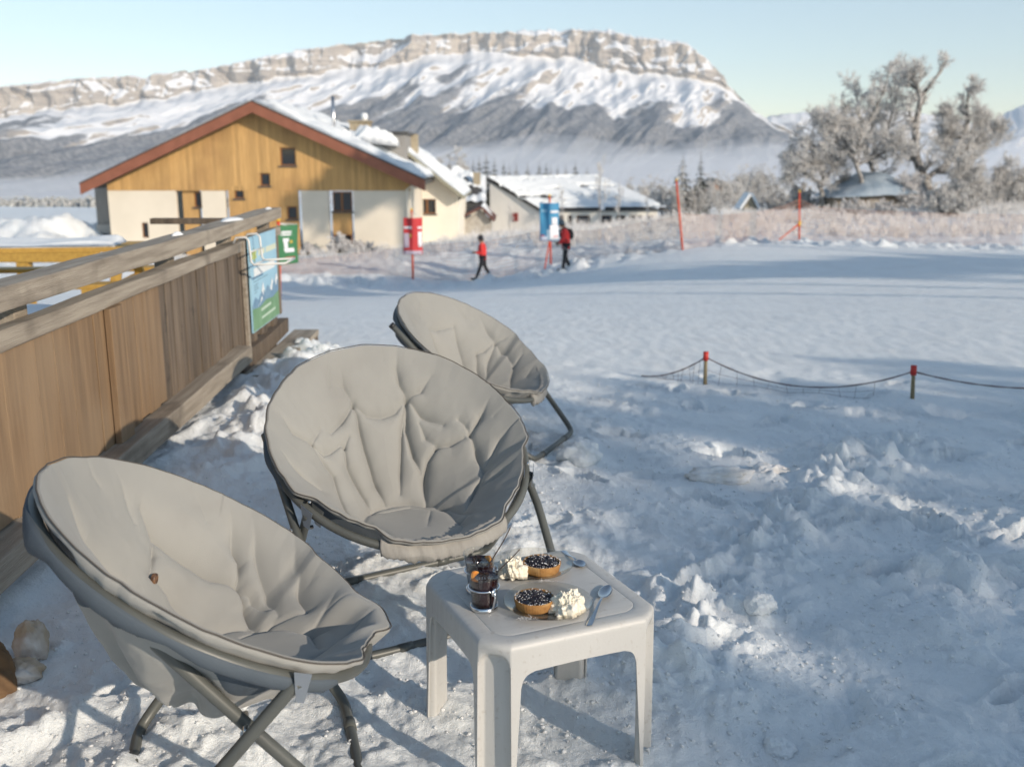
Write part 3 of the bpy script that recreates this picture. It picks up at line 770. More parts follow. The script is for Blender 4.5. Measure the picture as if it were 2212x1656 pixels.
# far right: snow-roofed hut under the trees, orange gable and a white-roofed one in the trees
SHY = 56.0
hut = empty('snow_covered_hut', (V(1890, 440, SHY).x, SHY, V(1890, 440, SHY).z - .2)); tag(hut, 'low hut with a smooth blue grey roof under the frosted trees', 'hut')
def hu(px, py, dy=0): p = V(px, py, SHY + dy); return Vector((p.x - hut.location.x, dy, p.z - hut.location.z))
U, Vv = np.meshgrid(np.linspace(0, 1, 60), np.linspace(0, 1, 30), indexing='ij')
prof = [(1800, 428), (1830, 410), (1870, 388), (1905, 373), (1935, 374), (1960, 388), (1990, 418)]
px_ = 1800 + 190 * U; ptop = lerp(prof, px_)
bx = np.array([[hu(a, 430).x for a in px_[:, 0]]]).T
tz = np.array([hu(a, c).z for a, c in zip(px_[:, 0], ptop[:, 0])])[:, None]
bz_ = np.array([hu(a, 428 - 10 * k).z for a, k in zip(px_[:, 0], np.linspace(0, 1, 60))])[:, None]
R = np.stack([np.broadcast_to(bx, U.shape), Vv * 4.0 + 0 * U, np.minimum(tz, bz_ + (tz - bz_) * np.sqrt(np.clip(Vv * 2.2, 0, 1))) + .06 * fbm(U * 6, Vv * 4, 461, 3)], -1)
np_mesh('roof', R.reshape(-1, 3), grid_quads(60, 30), M('shaded_snow_roof_blue', (.26, .33, .40), .7, (.40, .46, .51), 1.2), hut)  # roof snow coloured blue grey, its shade put into the colour
h0, h1 = hu(1812, 440), hu(1965, 432)
mb = MB(); mb.box(h0.x, h1.x, .5, 3.6, -.3, hu(1880, 424).z); mb.build('wall', M('old_hut_boards', (.16, .12, .085), .9, (.26, .22, .17), 2), hut)
og = empty('orange_gabled_house', (V(1545, 430, 118).x, 118, V(1545, 430, 118).z)); tag(og, 'house with an orange gable peeping between the frosted trees', 'house')
p = V(1545, 388, 118); w = 1.5
mb = MB(); wall_poly(mb, [(-w, 0), (w, 0), (w, p.z - og.location.z - 1.3), (0, p.z - og.location.z), (-w, p.z - og.location.z - 1.3)], 4, 0); mb.build('wall', M('orange_boards', (.42, .17, .05), .8), og)
zz = p.z - og.location.z
for sgn in (-1, 1):
    slab(sgn * (w + .5), zz - 1.75, 0.002 * sgn, zz, -.4, 4.4, .2, 'roof', DARKW, og); 
sg = empty('white_roofed_hut', (V(1610, 450, 66).x, 66, V(1610, 470, 66).z)); tag(sg, 'little hut with a pointed white snow roof left of the netting post', 'hut')
sg.scale = (.62, .62, 1); sg.location.x += .25
zz = V(1612, 422, 66).z - sg.location.z
mb = MB(); wall_poly(mb, [(-.5, -.5), (.7, -.5), (.7, zz - .75), (.1, zz - .1), (-.5, zz - .75)], 2, 0); mb.build('wall', CHIM, sg)
slab(-.9, zz - .95, .098, zz, -.3, 2.4, .22, 'roof', SNOW_CLEAN, sg); slab(1.0, zz - .95, .102, zz, -.3, 2.4, .22, 'roof', SNOW_CLEAN, sg)
# ------------------------------------------------------------------ deck railing at the left
GREYW = M('weathered_grey_wood', (.38, .33, .265), .75, (.25, .21, .165), 2.5, (14, .8, 14), bump=.004, bscale=12, bstretch=(20, 1.2, 20), col3=(.11, .09, .07), scale3=3.0, c3=(.55, .8), detail=8)
PLANK = M('brown_planks', (.285, .185, .102), .7, (.19, .122, .068), 1.6, (16, 16, 1.0), bump=.003, bscale=16, bstretch=(24, 24, 1.2), island=.10, col3=(.28, .20, .125), scale3=1.1, c3=(.45, .7), detail=8)
OLDPL = M('old_grey_planks', (.195, .148, .106), .8, (.108, .082, .06), 2.2, (18, 18, 1.0), bump=.006, bscale=16, bstretch=(24, 24, 1.2), island=.28, col3=(.04, .032, .026), scale3=7.0, c3=(.62, .8), detail=8)
X0, KX = -1.85, -0.026
ZR = lambda y: 0.0
def fx(y, off=0.0): return X0 + KX * y + off
fence = empty('deck_railing', (fx(5), 5, 0)); tag(fence, 'long weathered plank railing of the wooden deck, lit in patches', 'railing')
FT = Matrix.Rotation(-math.atan(KX), 4, 'Z')          # local frame: y runs along the railing
fence.rotation_euler = (.0105, 0, -math.atan(KX)); fence.location.z = .037
L0, L1 = -3.6, 3.92                                   # along the railing, from y = 1.4 to 8.9
rr = random.Random(5)
def wav(mb0, n=14, amp=.006, seed=1): return mb0
mb = MB()
def rail(x0, x1, y0, y1, z0, z1, seed, mb):
    n = 16; r = random.Random(seed); vs = []; sg_ = [r.uniform(0, 6) for _ in range(4)]
    for i in range(n + 1):
        y = y0 + (y1 - y0) * i / n
        for k, (x, z) in enumerate(((x0, z0), (x1, z0), (x1, z1), (x0, z1))):
            vs.append((x + .004 * math.sin(y * 2.1 + sg_[k]), y, z + .006 * math.sin(y * 1.3 + sg_[k]) + .003 * math.sin(y * 5 + k)))
    fs = [(i * 4 + k, i * 4 + (k + 1) % 4, i * 4 + 4 + (k + 1) % 4, i * 4 + 4 + k) for i in range(n) for k in range(4)]
    mb.add(vs, fs + [(3, 2, 1, 0), (n * 4, n * 4 + 1, n * 4 + 2, n * 4 + 3)])
rail(-.10, .05, L0, L1, 1.000, 1.095, 3, mb); mb.build('top_rail', GREYW, fence, bevel=.008)
mb = MB(); rail(-.05, .045, L0, L1 - 1.2, .862, .938, 4, mb); mb.build('middle_rail', GREYW, fence, bevel=.008)
mb = MB(); rail(-.05, .043, L1 - 1.195, L1 - .05, .862, .935, 14, mb); mb.build('middle_rail', GREYW, fence, bevel=.008)
for y in (-2.6, -.95, 1.05, 2.45, 3.8):
    mb = MB(); mb.box(-.14, -.053, y - .06, y + .06, .0, .993); mb.build('post', GREYW, fence, bevel=.006)
# plywood-like boards near, old upright planks farther on
mb = MB(); y = L0
while y < .55:
    w = rr.uniform(.16, .30) if y < -.3 else rr.uniform(.12, .17)
    mb.box(-.004 - rr.uniform(0, .008), .018 + rr.uniform(0, .008), y, min(y + w - .004, .55), .20 + rr.uniform(-.01, .01), .860); y += w
mb.build('plank_panel', PLANK, fence, bevel=.002)
mb = MB(); y = .56
while y < L1 - .1:
    w = rr.uniform(.085, .13)
    mb.box(-.006 - rr.uniform(0, .01), .014 + rr.uniform(-.004, .012), y, y + w - rr.choice((.004, .006, .012)), .13 + rr.uniform(-.05, .05), .860); y += w
mb.build('plank_panel', OLDPL, fence, bevel=.002)
mb = MB(); mb.box(.03, .062, -.30, -.12, .16, .86); mb.build('batten', PLANK, fence, bevel=.003)
mb = MB(); mb.box(.028, .058, 2.42, 2.47, -.02, .93); mb.build('batten', GREYW, fence, bevel=.003)
mb = MB(); rail(.0, .13, L0, 2.2, .075, .195, 8, mb); mb.build('sill_beam', GREYW, fence, bevel=.008)
mb = MB(); rail(-.06, .06, 2.2, L1, -.02, .12, 9, mb); mb.build('sill_beam', OLDPL, fence, bevel=.008)
MB().box(-.25, -.06, L0, L1, -.35, .07).build('gap_shade', M('dark_under_deck', (.03, .028, .026), .9), fence)  # near-black box standing in for the shade in the gap under the deck
# wide step board at the far end
st = empty('deck_step', (fx(8.2, .22), 8.2, -.1), -math.atan(KX)); tag(st, 'wide grey wooden step board at the far end of the deck', 'step')
mb = MB(); mb.box(-.16, .07, -1.25, .95, .10, .15); mb.build('tread', GREYW, st, bevel=.006)
mb = MB(); mb.box(.02, .065, -1.2, .93, -.3, .097); mb.box(-.15, .018, .88, .93, -.3, .097); mb.build('riser', OLDPL, st, bevel=.004)
# return of the railing towards the house
rt = empty('return_rail', (fx(8.9), 8.9, 0)); tag(rt, 'short dark railing beam turning left at the end of the deck', 'railing')
mb = MB(); mb.box(-1.1, -.12, -.06, .04, 1.035, 1.085); mb.build('beam', OLDPL, rt, bevel=.005)
# deck floor behind the railing
dk = MB(); x = -5.6
while x < -.28:
    dk.box(x, x + .135, -4, 3.9, .02, .06); x += .142
do = dk.build('deck_floor', GREYW); do.location = (fx(5), 5, 0.02); do.rotation_euler = (0, 0, -math.atan(KX)); tag(do, kind='structure')
# sign board on the railing
POST1 = M('poster_sky_blue', (.30, .52, .66), .4, (.36, .58, .70), 2.5)
sgn = empty('map_board', (fx(8.3, .075), 8.3, 0), -math.atan(KX)); tag(sgn, 'light blue board showing white mountains and green meadow hung on the railing', 'sign')
zb0, zb1 = VX(548, 720, fx(0, .075), KX).z, VX(541, 512, fx(0, .075), KX).z
ya, yb = VX(541, 600, fx(0, .075), KX).y - 8.3, VX(600, 600, fx(0, .075), KX).y - 8.3
hS = zb1 - zb0; wS = yb - ya
def sp2(u, v, d=0.0): return (d, ya + u * wS, zb0 + v * hS)
mb = MB(); mb.box(-.012, 0, ya, yb, zb0, zb1); mb.build('board', POST1, sgn)
def flat(name, polys, mat, d, parent=sgn, f=sp2, th=.0016):
    for pl in polys:
        mb = MB(); mb.prism([f(u, v, d) for u, v in pl], Vector(f(0, 0, th)) - Vector(f(0, 0, 0))); mb.build(name, mat, parent)
r = random.Random(8)
GRN = M('poster_meadow', (.13, .27, .13), .5, (.20, .36, .20), 6); MTB = M('poster_mountain_blue', (.12, .23, .36), .5, (.2, .33, .45), 8); WHT = M('poster_white', (.78, .8, .8), .5); YEL = M('poster_yellow_green', (.50, .56, .16), .5); DKT = M('poster_small_print', (.16, .28, .36), .5)
flat('meadow', [[(0.01, .01), (.99, .01), (.99, .29), (.75, .25), (.5, .27), (.25, .23), (0.01, .25)]], GRN, .001)
flat('mountains', [[(0.01, .252), (.25, .232), (.5, .272), (.75, .252), (.99, .292), (.99, .42), (.92, .50), (.84, .41), (.75, .47), (.66, .36), (.58, .42), (.47, .35), (.4, .48), (.33, .37), (.22, .31), (.12, .36), (0.01, .28)]], MTB, .0012)
flat('peaks', [[(.33, .37), (.4, .48), (.46, .36), (.42, .40), (.39, .33), (.36, .39)], [(.66, .36), (.75, .47), (.79, .42), (.75, .40), (.72, .33)], [(.86, .42), (.92, .50), (.98, .43), (.93, .42), (.90, .36)], [(.18, .245), (.36, .30), (.34, .34), (.28, .28)]], WHT, .003)
flat('sun_star', [[(.16 + .10 * (1 if k % 2 else .55) * math.cos(k * math.pi / 6), .80 + .075 * (1 if k % 2 else .55) * math.sin(k * math.pi / 6)) for k in range(12)]], YEL, .001)
flat('lettering', [[(x, .775 + .0), (x + .07, .785), (x + .07, .845), (x, .835)] for x in (.30, .38, .46, .58, .66, .74, .82, .90)], M('poster_cream', (.66, .68, .52), .5), .001)
flat('lettering', [[(x, .575), (x + .05, .578), (x + .05, .668), (x, .662)] for x in (.12, .18, .24, .30, .36, .42, .48, .54, .60, .66, .72, .78, .84)], WHT, .001)
flat('small_print', [[(.10, v), (.10 + w_, v + .006), (.10 + w_, v + .014), (.10, v + .008)] for v, w_ in ((.52, .5), (.48, .14), (.455, .12), (.43, .16), (.40, .1))], DKT, .001)
flat('lettering', [[(.30, .175), (.66, .185), (.66, .215), (.30, .205)], [(.30, .09), (.82, .10), (.82, .125), (.30, .115)]], M('poster_pale_green', (.50, .62, .50), .5), .003)
# bent wire rack hanging beside it
WIRE = M('white_wire', (.62, .62, .60), .35)
wr = empty('wire_rack', (fx(7.42, .05), 7.42, 0), -math.atan(KX)); tag(wr, 'white bent wire rack hooked on the railing beside the blue board', 'rack')
zt_ = VX(530, 512, fx(0, .07), KX).z; zl_ = VX(530, 578, fx(0, .15), KX).z
mb = MB()
for dy in (-.20, .16):
    mb.tube([(-.02, dy, zt_ - .03), (.0, dy, zt_ + .01), (.07, dy, zt_ + .012), (.09, dy, zt_ - .01), (.10, dy, zl_ + .02), (.12, dy, zl_), (.34, dy + .02, zl_ + .01)], .0085, 8)
mb.tube([(.10, -.20, (zt_ + zl_) / 2), (.10, .16, (zt_ + zl_) / 2)], .006, 6)
mb.tube([(.34, -.18, zl_ + .01), (.34, .18, zl_ + .01)], .0085, 8); mb.tube([(.12, -.20, zl_), (.12, .16, zl_)], .007, 6)
mb.build('wire_frame', WIRE, wr)
# snow left on the rail, things on the deck
for i, (px, py, sz) in enumerate(((500, 505, .16), (385, 532, .06), (580, 448, .06))):
    p = VX(px, py, X0 - .02, KX)
    mb = MB(); mb.lathe([(.0005, .045), (sz * .6, .035), (sz, .012), (sz * 1.05, 0)], 18, (0, 0, 0), wob=lambda a, k: 1 + .2 * math.sin(3 * a + i))
    o = mb.build('snow_patch', SNOW_CLEAN); o.location = (fx(p.y, -.02), p.y, 1.13 + .0105 * (p.y - 5)); o.scale = (.4, 1, .5); tag(o, ['longest patch of snow lying on the top rail', 'tiny white snow crumb on the top rail', 'snow cap at the far end of the top rail'][i], 'snow')
YW = M('yellow_timber', (.50, .30, .06), .6, (.40, .23, .045), 3, (8, 1, 8))
def table(name, loc, rz, label, L=1.7):
    t = empty(name, loc, rz); tag(t, label, 'table')
    mb = MB()
    for k in range(5): mb.box(-L / 2, L / 2, -.36 + k * .145, -.36 + k * .145 + .135, .70, .745)
    mb.build('table_top', YW, t, bevel=.006)
    for s_ in (-1, 1):
        mb = MB(); mb.box(-L / 2, L / 2, s_ * .72 - .13, s_ * .72 + .13, .42, .46); mb.build('bench', YW, t, bevel=.006)
        mb = MB(); x = s_ * (L / 2 - .3); mb.beam((x, -.2, .697), (x, -.72, 0), .045, .09, (1, 0, 0)); mb.beam((x + .05, .2, .697), (x + .05, .72, 0), .045, .09, (1, 0, 0)); mb.beam((x, -.8, .375), (x, .8, .375), .045, .08); mb.build('leg', YW, t)
    return t
far = empty('timber_rail', V(100, 548, 12.2)); tag(far, 'thick yellow timber rail with snow on top along the far side of the deck', 'railing')
xa_, xb_ = V(-120, 548, 12.2).x - far.location.x, V(212, 548, 12.2).x - far.location.x
MB().box(xa_, xb_, -.08, .08, -.10, .06).build('beam', YW, far, bevel=.01)
for x in np.linspace(xa_ + .2, xb_ - .15, 3): MB().box(x - .07, x + .07, -.07, .07, -1.0, -.103).build('post', YW, far)
sn = snow_blanket(xa_, 0, xb_, 0, -.09, .09, .07, None, 541, 60, 8); sn.name = 'rail_snow'; sn.location = far.location + Vector((0, 0, .062)); tag(sn, 'strip of snow lying on the thick yellow timber rail', 'snow')
t1 = table('picnic_table', (-4.7, 9.4, .06), .15, 'yellow timber picnic table on the deck behind the railing', 2.6)
sn = snow_blanket(-.3, .75, 1.0, .75, -.34, .20, .05, None, 501, 40, 16); sn.name = 'table_snow'; sn.location = (-4.7, 9.4, .06); sn.rotation_euler = (0, 0, .15); tag(sn, 'slab of clean snow lying on the yellow picnic table', 'snow')
bx_ = empty('wooden_crate', (-2.65, 6.6, .42), .3); tag(bx_, 'little orange wooden crate standing behind the middle rail', 'crate')
mb = MB(); mb.box(-.16, .16, -.1, .1, 0, .02)
for s_ in (-1, 1): mb.box(-.16, .16, s_ * .1 - .01, s_ * .1 + .01, .021, .14); mb.box(s_ * .15 - .01, s_ * .15 + .01, -.088, .088, .021, .14)
mb.build('crate_box', YW, bx_)
tb = empty('side_bench', (-2.65, 6.6, .06), .3); tag(tb, 'dark bench behind the railing carrying the orange crate', 'bench')
mb = MB(); mb.box(-.6, .6, -.18, .18, .32, .358); mb.build('seat', OLDPL, tb); 
for s_ in (-1, 1): MB().box(s_ * .5 - .03, s_ * .5 + .03, -.15, .15, 0, .317).build('leg', OLDPL, tb)
def mound(name, loc, r, h, seed, label, cat='snow', m=None, sq=1.0):
    n, k = 40, 18; V_ = []
    for i in range(k):
        t = i / (k - 1); a = np.linspace(0, 2 * np.pi, n, endpoint=False)
        rr_ = r * np.sin(t * np.pi / 2); zz = h * np.cos(t * np.pi / 2)
        w = 1 + .22 * fbm(np.cos(a) * 1.2 + t * 2, np.sin(a) * 1.2 + seed, seed, 3)
        V_.append(np.stack([rr_ * w * np.cos(a), sq * rr_ * w * np.sin(a), zz * (1 + .15 * fbm(np.cos(a) * 2 * t, np.sin(a) * 2 * t + seed, seed + 5, 3)) + 0 * a], -1))
    Vv_ = np.concatenate(V_)
    o = np_mesh(name, Vv_, grid_quads(k, n, True)[:, ::-1], m or SNOW_CLEAN); o.location = loc
    return tag(o, label, cat)
mound('snow_mound', (-3.15, 5.6, .06), .9, .72, 511, 'snow heap on the deck seen through the gap of the railing')
mound('snow_mound', (-5.2, 6.6, .06), 1.5, .42, 521, 'large snow heap at the left edge on the deck')
# ------------------------------------------------------------------ folding moon chairs
FAB = M('beige_canvas', (.31, .308, .288), .85, (.27, .268, .252), 2.2, bump=.0006, bscale=420, sheen=.15, col3=(.255, .249, .23), scale3=4.5, c3=(.6, .85))
LINING = M('slate_lining', (.085, .105, .125), .85, (.06, .078, .098), 4, bump=.0008, bscale=200)
HEM = M('canvas_hem', (.34, .33, .305), .9, (.28, .27, .25), 9, bump=.001, bscale=160)
STITCH = M('dark_edge_binding', (.09, .08, .07), .9)
FRAME = M('grey_green_tube', (.105, .11, .10), .42, (.075, .08, .075), 5, spec=.5)
CAPM = M('black_plastic_cap', (.02, .021, .023), .4)
ZINC = M('zinc_bracket', (.50, .52, .54), .32, metal=1.0)
RIVET = M('steel_rivet', (.7, .66, .6), .18, metal=1.0)
BTN = M('wooden_button', (.20, .105, .055), .5, (.07, .035, .02), 60)

def z5(x, y): return ((1000 + .7549 * x) * .553, (1100 + .7549 * y) * .553)
def z6(x, y): return (x * .7519 * .553, (1750 + y * .7519) * .553)
def zc5(x, y): return ((1500 + .453 * x) * .553, (1100 + .453 * y) * .553)
def cam_px(P):
    P = np.asarray(P, float); x = P[..., 0]; y = P[..., 1]; z = P[..., 2] - CAMZ
    d = y * _c - z * _s; u = y * _s + z * _c
    return np.stack([(W / 2 + FPX * x / d) / S, (H / 2 - FPX * u / d) / S], -1)

def moon_chair(label, cx, cy, zc, R, az, tilt, creases, seed, zs=.28, D=.36, hw=.41, Ff=.49, Fr=-.10, ex_l=(198, 252), ex_r=(300, 352), button=None, leg_top=-.07, ax_f=26, far_bracket=True, sleeve=True, gz0=0.0, lift=.034, sag=0.0, rot_in=0.0):
    root = empty('moon_chair', (cx, cy, gz0), az)
    tag(root, label, 'chair', 'grey beige folding moon chairs on the snow')
    zc = zc - gz0; zs = zs - gz0
    st_, ct_ = math.sin(tilt), math.cos(tilt)
    c = np.array([0, 0, zc]); e1 = np.array([0, 1., 0]); e2 = np.array([-ct_, 0, st_]); nn = np.array([st_, 0, ct_])
    nth, nt_ = 800, 220
    th = np.linspace(0, 2 * np.pi, nth, endpoint=False); t = np.linspace(0, 1, nt_) ** .9
    T, A = np.meshgrid(t, th, indexing='ij')
    p0 = (-0.0, -.30)
    deg = np.degrees(A) % 360
    def sector(a, b_, f=5): return ss(a - f, a + f, deg) * (1 - ss(b_ - f, b_ + f, deg))
    exposed = np.maximum(sector(*ex_l), sector(*ex_r))            # where the tube shows in front of the cloth
    front = sector(ex_l[0], ex_r[1])
    rim = 1.03 - .062 * exposed + (-.02 * front if sleeve else .05 * sector(ex_l[1], ex_r[0], 8)) + .004 * np.interp(deg, np.arange(0, 361, 4), np.random.RandomState(seed).randn(91)) * ss(.8, 1, T)
    U = p0[0] * (1 - T) + np.cos(A) * rim * T; Wd = p0[1] * (1 - T) + np.sin(A) * rim * T
    wall = D * np.clip(1 - T ** 1.22, 0, 1)
    floor = (zc - zs + R * Wd * st_) / ct_ + .02
    k = .006
    h = np.clip(.5 + .5 * (floor - wall) / k, 0, 1)
    depth = floor * (1 - h) + wall * h - k * h * (1 - h)
    onfloor = 1 - h
    depth = np.maximum(depth, -0.005)
    if not sleeve: depth = depth * (1 - sector(ex_l[1] - 8, ex_r[0] + 8, 10) * ss(.72, .95, T)) - .012 * sector(ex_l[1], ex_r[0], 8) * ss(.8, .97, T)
    # puffs and folds
    UR, WR = U * R, Wd * R
    puff = .007 * fbm(UR * 5 + seed, WR * 5, 600 + seed, 2) + .0012 * fbm(UR * 18, WR * 18 + seed, 610 + seed, 2)
    base0 = c + R * (U[..., None] * e1 + Wd[..., None] * e2) - depth[..., None] * nn
    ca_, sa_ = math.cos(az), math.sin(az)
    world_ = np.stack([cx + base0[..., 0] * ca_ - base0[..., 1] * sa_, cy + base0[..., 0] * sa_ + base0[..., 1] * ca_, base0[..., 2] + gz0], -1)
    pxs = cam_px(world_)
    def find(p):
        q = ((pxs - np.array(p)) ** 2).sum(-1); i = np.unravel_index(np.argmin(q), q.shape)
        return (UR[i], WR[i]), i
    dd = -puff * (1 - .75 * onfloor) * ss(0, .12, 1 - T)
    near_ = np.full(UR.shape, 9.0)
    for pts, amp, wid in creases:
        uv = [find(p)[0] for p in pts]
        d = segdist(UR, WR, uv)
        # distance along, to fade at both ends
        ends = np.minimum(np.hypot(UR - uv[0][0], WR - uv[0][1]), np.hypot(UR - uv[-1][0], WR - uv[-1][1]))
        f = .45 + .55 * ss(0, .09, ends)
        w1 = wid * (.55 + .45 * ss(0, .12, np.hypot(UR - uv[0][0], WR - uv[0][1])))
        x = d / w1
        near_ = np.minimum(near_, d + .05 * (1 - f) + (.018 - amp) * .8)
        dd += f * (1.8 * amp * np.exp(-x * 2.4) + .30 * amp * np.exp(-(d / .006) ** 2))
        # fold to one side: a slightly higher lip on the side away from the centre
    dd -= (.016 * (1 - np.exp(-np.maximum(near_, 0) / .055)) - .008) * ss(0, .15, 1 - T) * (1 - .7 * onfloor)
    dd += .014 * np.exp(-np.abs(floor - wall) / .010) * ss(0, .25, 1 - T)
    # small gathers at the binding
    gath = ss(.80, 1, T) * .0045 * np.interp(deg, np.arange(0, 361, 4), np.random.RandomState(seed + 7).randn(91))
    dd = dd + gath * (1 - .3 * exposed)
    dd *= 1 - .92 * ss(.78, .97, T)
    depth = depth + dd
    top = c + R * (U[..., None] * e1 + Wd[..., None] * e2) - (depth - lift * (.35 + .65 * T))[..., None] * nn
    # underside: smoother bag hanging a little lower, with hanging folds
    dep2 = (D * .98) * np.clip(1 - T ** 1.35, 0, 1); fl2 = floor + .045
    h2 = np.clip(.5 + .5 * (fl2 - dep2) / .09, 0, 1); dep2 = fl2 * (1 - h2) + dep2 * h2 - .09 * h2 * (1 - h2)
    thick = .022 + .035 * np.sin(np.pi * np.clip(T, 0, 1)) 
    fold = .026 * np.sin(A * 9 + 5 * T + seed + 2 * fbm(UR * 3, WR * 3, 640 + seed, 2)) * np.sin(np.pi * T) + .012 * fbm(UR * 7, WR * 7, 650 + seed, 3)
    dep2 = np.maximum(dep2, depth + .004) + thick + fold * (1 - .5 * onfloor) + sag * front * ss(.3, .9, T)
    ub = U * (1 - .012 * T); wb = Wd * (1 - .012 * T)
    bot = c + R * (ub[..., None] * e1 + wb[..., None] * e2) - (dep2 - lift * (.35 + .65 * T))[..., None] * nn
    # lip that rolls over the tube
    lip = c + R * ((U[-1] * 1.022)[:, None] * e1 + (Wd[-1] * 1.022)[:, None] * e2) - ((depth[-1] - lift + .012))[:, None] * nn
    vs = np.concatenate([top.reshape(-1, 3), lip, bot[::-1].reshape(-1, 3)])
    o = np_mesh('cushion', vs, grid_quads(2 * nt_ + 1, nth, True), [FAB, LINING], root)
    # darker lining on the outside of the back
    Tq = np.concatenate([T, T[-1:], T[::-1]])[:-1]; under = (np.arange(2 * nt_) > nt_)[:, None] & (Tq > .80 + .05 * np.sin(A[0] * 5)[None]) & (Tq < .975) & ((deg[0][None] < ex_l[0] + 25) | (deg[0][None] > ex_r[1] - 25))
    o.data.polygons.foreach_set('material_index', under.ravel().astype(np.int32)); o.data.update()
    # dark binding along the edge
    mb = MB(); edge = top[-1] + .004 * nn[None] 
    edge = c + R * ((U[-1] * 1.016)[:, None] * e1 + (Wd[-1] * 1.016)[:, None] * e2) - ((depth[-1] - lift + .002))[:, None] * nn
    mb.tube([Vector(p) for p in edge[::2]], .0020, 5, closed=True); mb.build('edge_binding', STITCH, o, recalc=False)
    def rp(a, rr_=1.0, off=0.0):
        a = math.radians(a); p = c + R * rr_ * (math.cos(a) * e1 + math.sin(a) * e2) + off * nn; return Vector(p)
    mb = MB(); mb.tube([rp(a, 1.008, -.019) for a in np.linspace(0, 360, 97)[:-1]], .0155, 12, closed=True); ring = mb.build('rim_tube', FRAME, root, recalc=False)
    # cloth sleeve round the tube at the front
    n = 70 if sleeve else 0; vs = []; fs = []; m = 18; rr_ = np.random.RandomState(seed + 3)
    pk = np.interp(np.linspace(0, 1, 70), np.linspace(0, 1, 18), rr_.randn(18))
    for i in range(n):
        a = ex_l[1] + (ex_r[0] - ex_l[1]) * i / (n - 1)
        pc = rp(a, 1.0, -.012); rad_ = (pc - Vector(c)).normalized(); up_ = Vector(nn)
        for j in range(m):
            b_ = 2 * math.pi * j / m
            ro = .027 + .0035 * pk[i] * math.cos(b_ + i * .3) + .002 * math.sin(i * 1.9 + j)
            vs.append(pc + rad_ * (ro * math.cos(b_) * .95) + Vector((0, 0, 1)) * (ro * math.sin(b_) * 1.25 - .008))
    for i in range(max(0, n - 1)): fs += [(i * m + j, i * m + (j + 1) % m, (i + 1) * m + (j + 1) % m, (i + 1) * m + j) for j in range(m)]
    if sleeve: MB().add(vs, fs + [tuple(range(m)), tuple(range((n - 1) * m, n * m))], 0, True).build('sleeve', HEM, root)
    # dark pocket that takes the tube round the back
    n2 = 150; vs = []; fs = []
    a_st, a_en = ex_r[1] + 8, ex_l[0] + 358 - 2
    pk2 = np.interp(np.linspace(0, 1, n2), np.linspace(0, 1, 26), rr_.randn(26))
    for i in range(n2):
        a = a_st + (a_en - a_st) * i / (n2 - 1); pc = rp(a, 1.0, -.018); rad_ = (pc - Vector(c)).normalized()
        for j in range(14):
            b_ = 2 * math.pi * j / 14; ro = (.0195 + .0022 * pk2[i]) * min(1, .3 + i / 10, .3 + (n2 - 1 - i) / 10); dn = -math.sin(b_)
            vs.append(pc + rad_ * (ro * math.cos(b_) * (1 if math.cos(b_) > 0 else .25) + .004) - Vector(nn) * (dn * ro * (.5 if dn < 0 else 1.9 + .35 * pk2[i])))
    for i in range(n2 - 1): fs += [(i * 14 + j, i * 14 + (j + 1) % 14, (i + 1) * 14 + (j + 1) % 14, (i + 1) * 14 + j) for j in range(14)]
    MB().add(vs, fs + [tuple(range(14)), tuple(range((n2 - 1) * 14, n2 * 14))], 0, True).build('back_pocket', LINING, root)
    # crossing U shaped frames
    def frame(nm, ax, sy, foot, bulge):
        """ax: rim angle of the attachment, foot: forward place of the ground bar"""
        pts = []
        for s_ in (-1, 1):
            ax_ = min(ax, 26) if s_ > 0 else ax
            a = rp(ax_ if s_ > 0 else 180 - ax_); a.y = math.copysign(abs(a.y) + (.05 if ax > 0 else .026), s_)
            b_ = Vector((foot, s_ * hw, .016))
            d = (a - b_).normalized()
            pts.append((a + d * ((leg_top if s_ < 0 else min(leg_top, -.03)) if bulge else (-.02 if s_ < 0 or far_bracket else -.09)), b_, d))
        (a0, b0, d0), (a1, b1, d1) = pts
        q0 = a0.lerp(b0, .55); q0.y = a0.y - .15 * (a0.y - b0.y); q1 = a1.lerp(b1, .55); q1.y = a1.y - .15 * (a1.y - b1.y)
        d0 = (q0 - b0).normalized(); d1 = (q1 - b1).normalized()
        path = [a0, a0.lerp(q0, .9), q0, b0 + d0 * .10, b0 + d0 * .045 + Vector((0, .004, 0)), b0 + d0 * .012 + Vector((0, .018, 0)), b0 + Vector((0, .06, 0)),
                b1 + Vector((0, -.06, 0)), b1 + d1 * .012 + Vector((0, -.018, 0)), b1 + d1 * .045 + Vector((0, -.004, 0)), b1 + d1 * .10, q1, a1.lerp(q1, .9), a1]
        mb = MB(); mb.tube(chaikin(path), .0155, 12); f = mb.build(nm, FRAME, root, recalc=False)
        mc = MB()
        return f, pts
    f1, p1 = frame('front_leg_frame', ax_f, 1, Ff, True)
    f2, p2 = frame('rear_leg_frame', -30, 1, Fr, False)
    for k_, (a, b_, d) in enumerate(p1[:1] if leg_top > 0 else ()):
        MB().tube([a - d * .012, a + d * .012], .0175, 12).build('end_cap', CAPM, f1)
    for f, foot, y_ in ((f1, Ff, -hw * .55), (f2, Fr, -hw * .45), (f1, Ff, hw * .55), (f2, Fr, hw * .5)):
        MB().tube([(foot, y_ - .025, .016), (foot, y_ + .025, .016)], .0175, 12).build('foot_sleeve', FRAME, f)
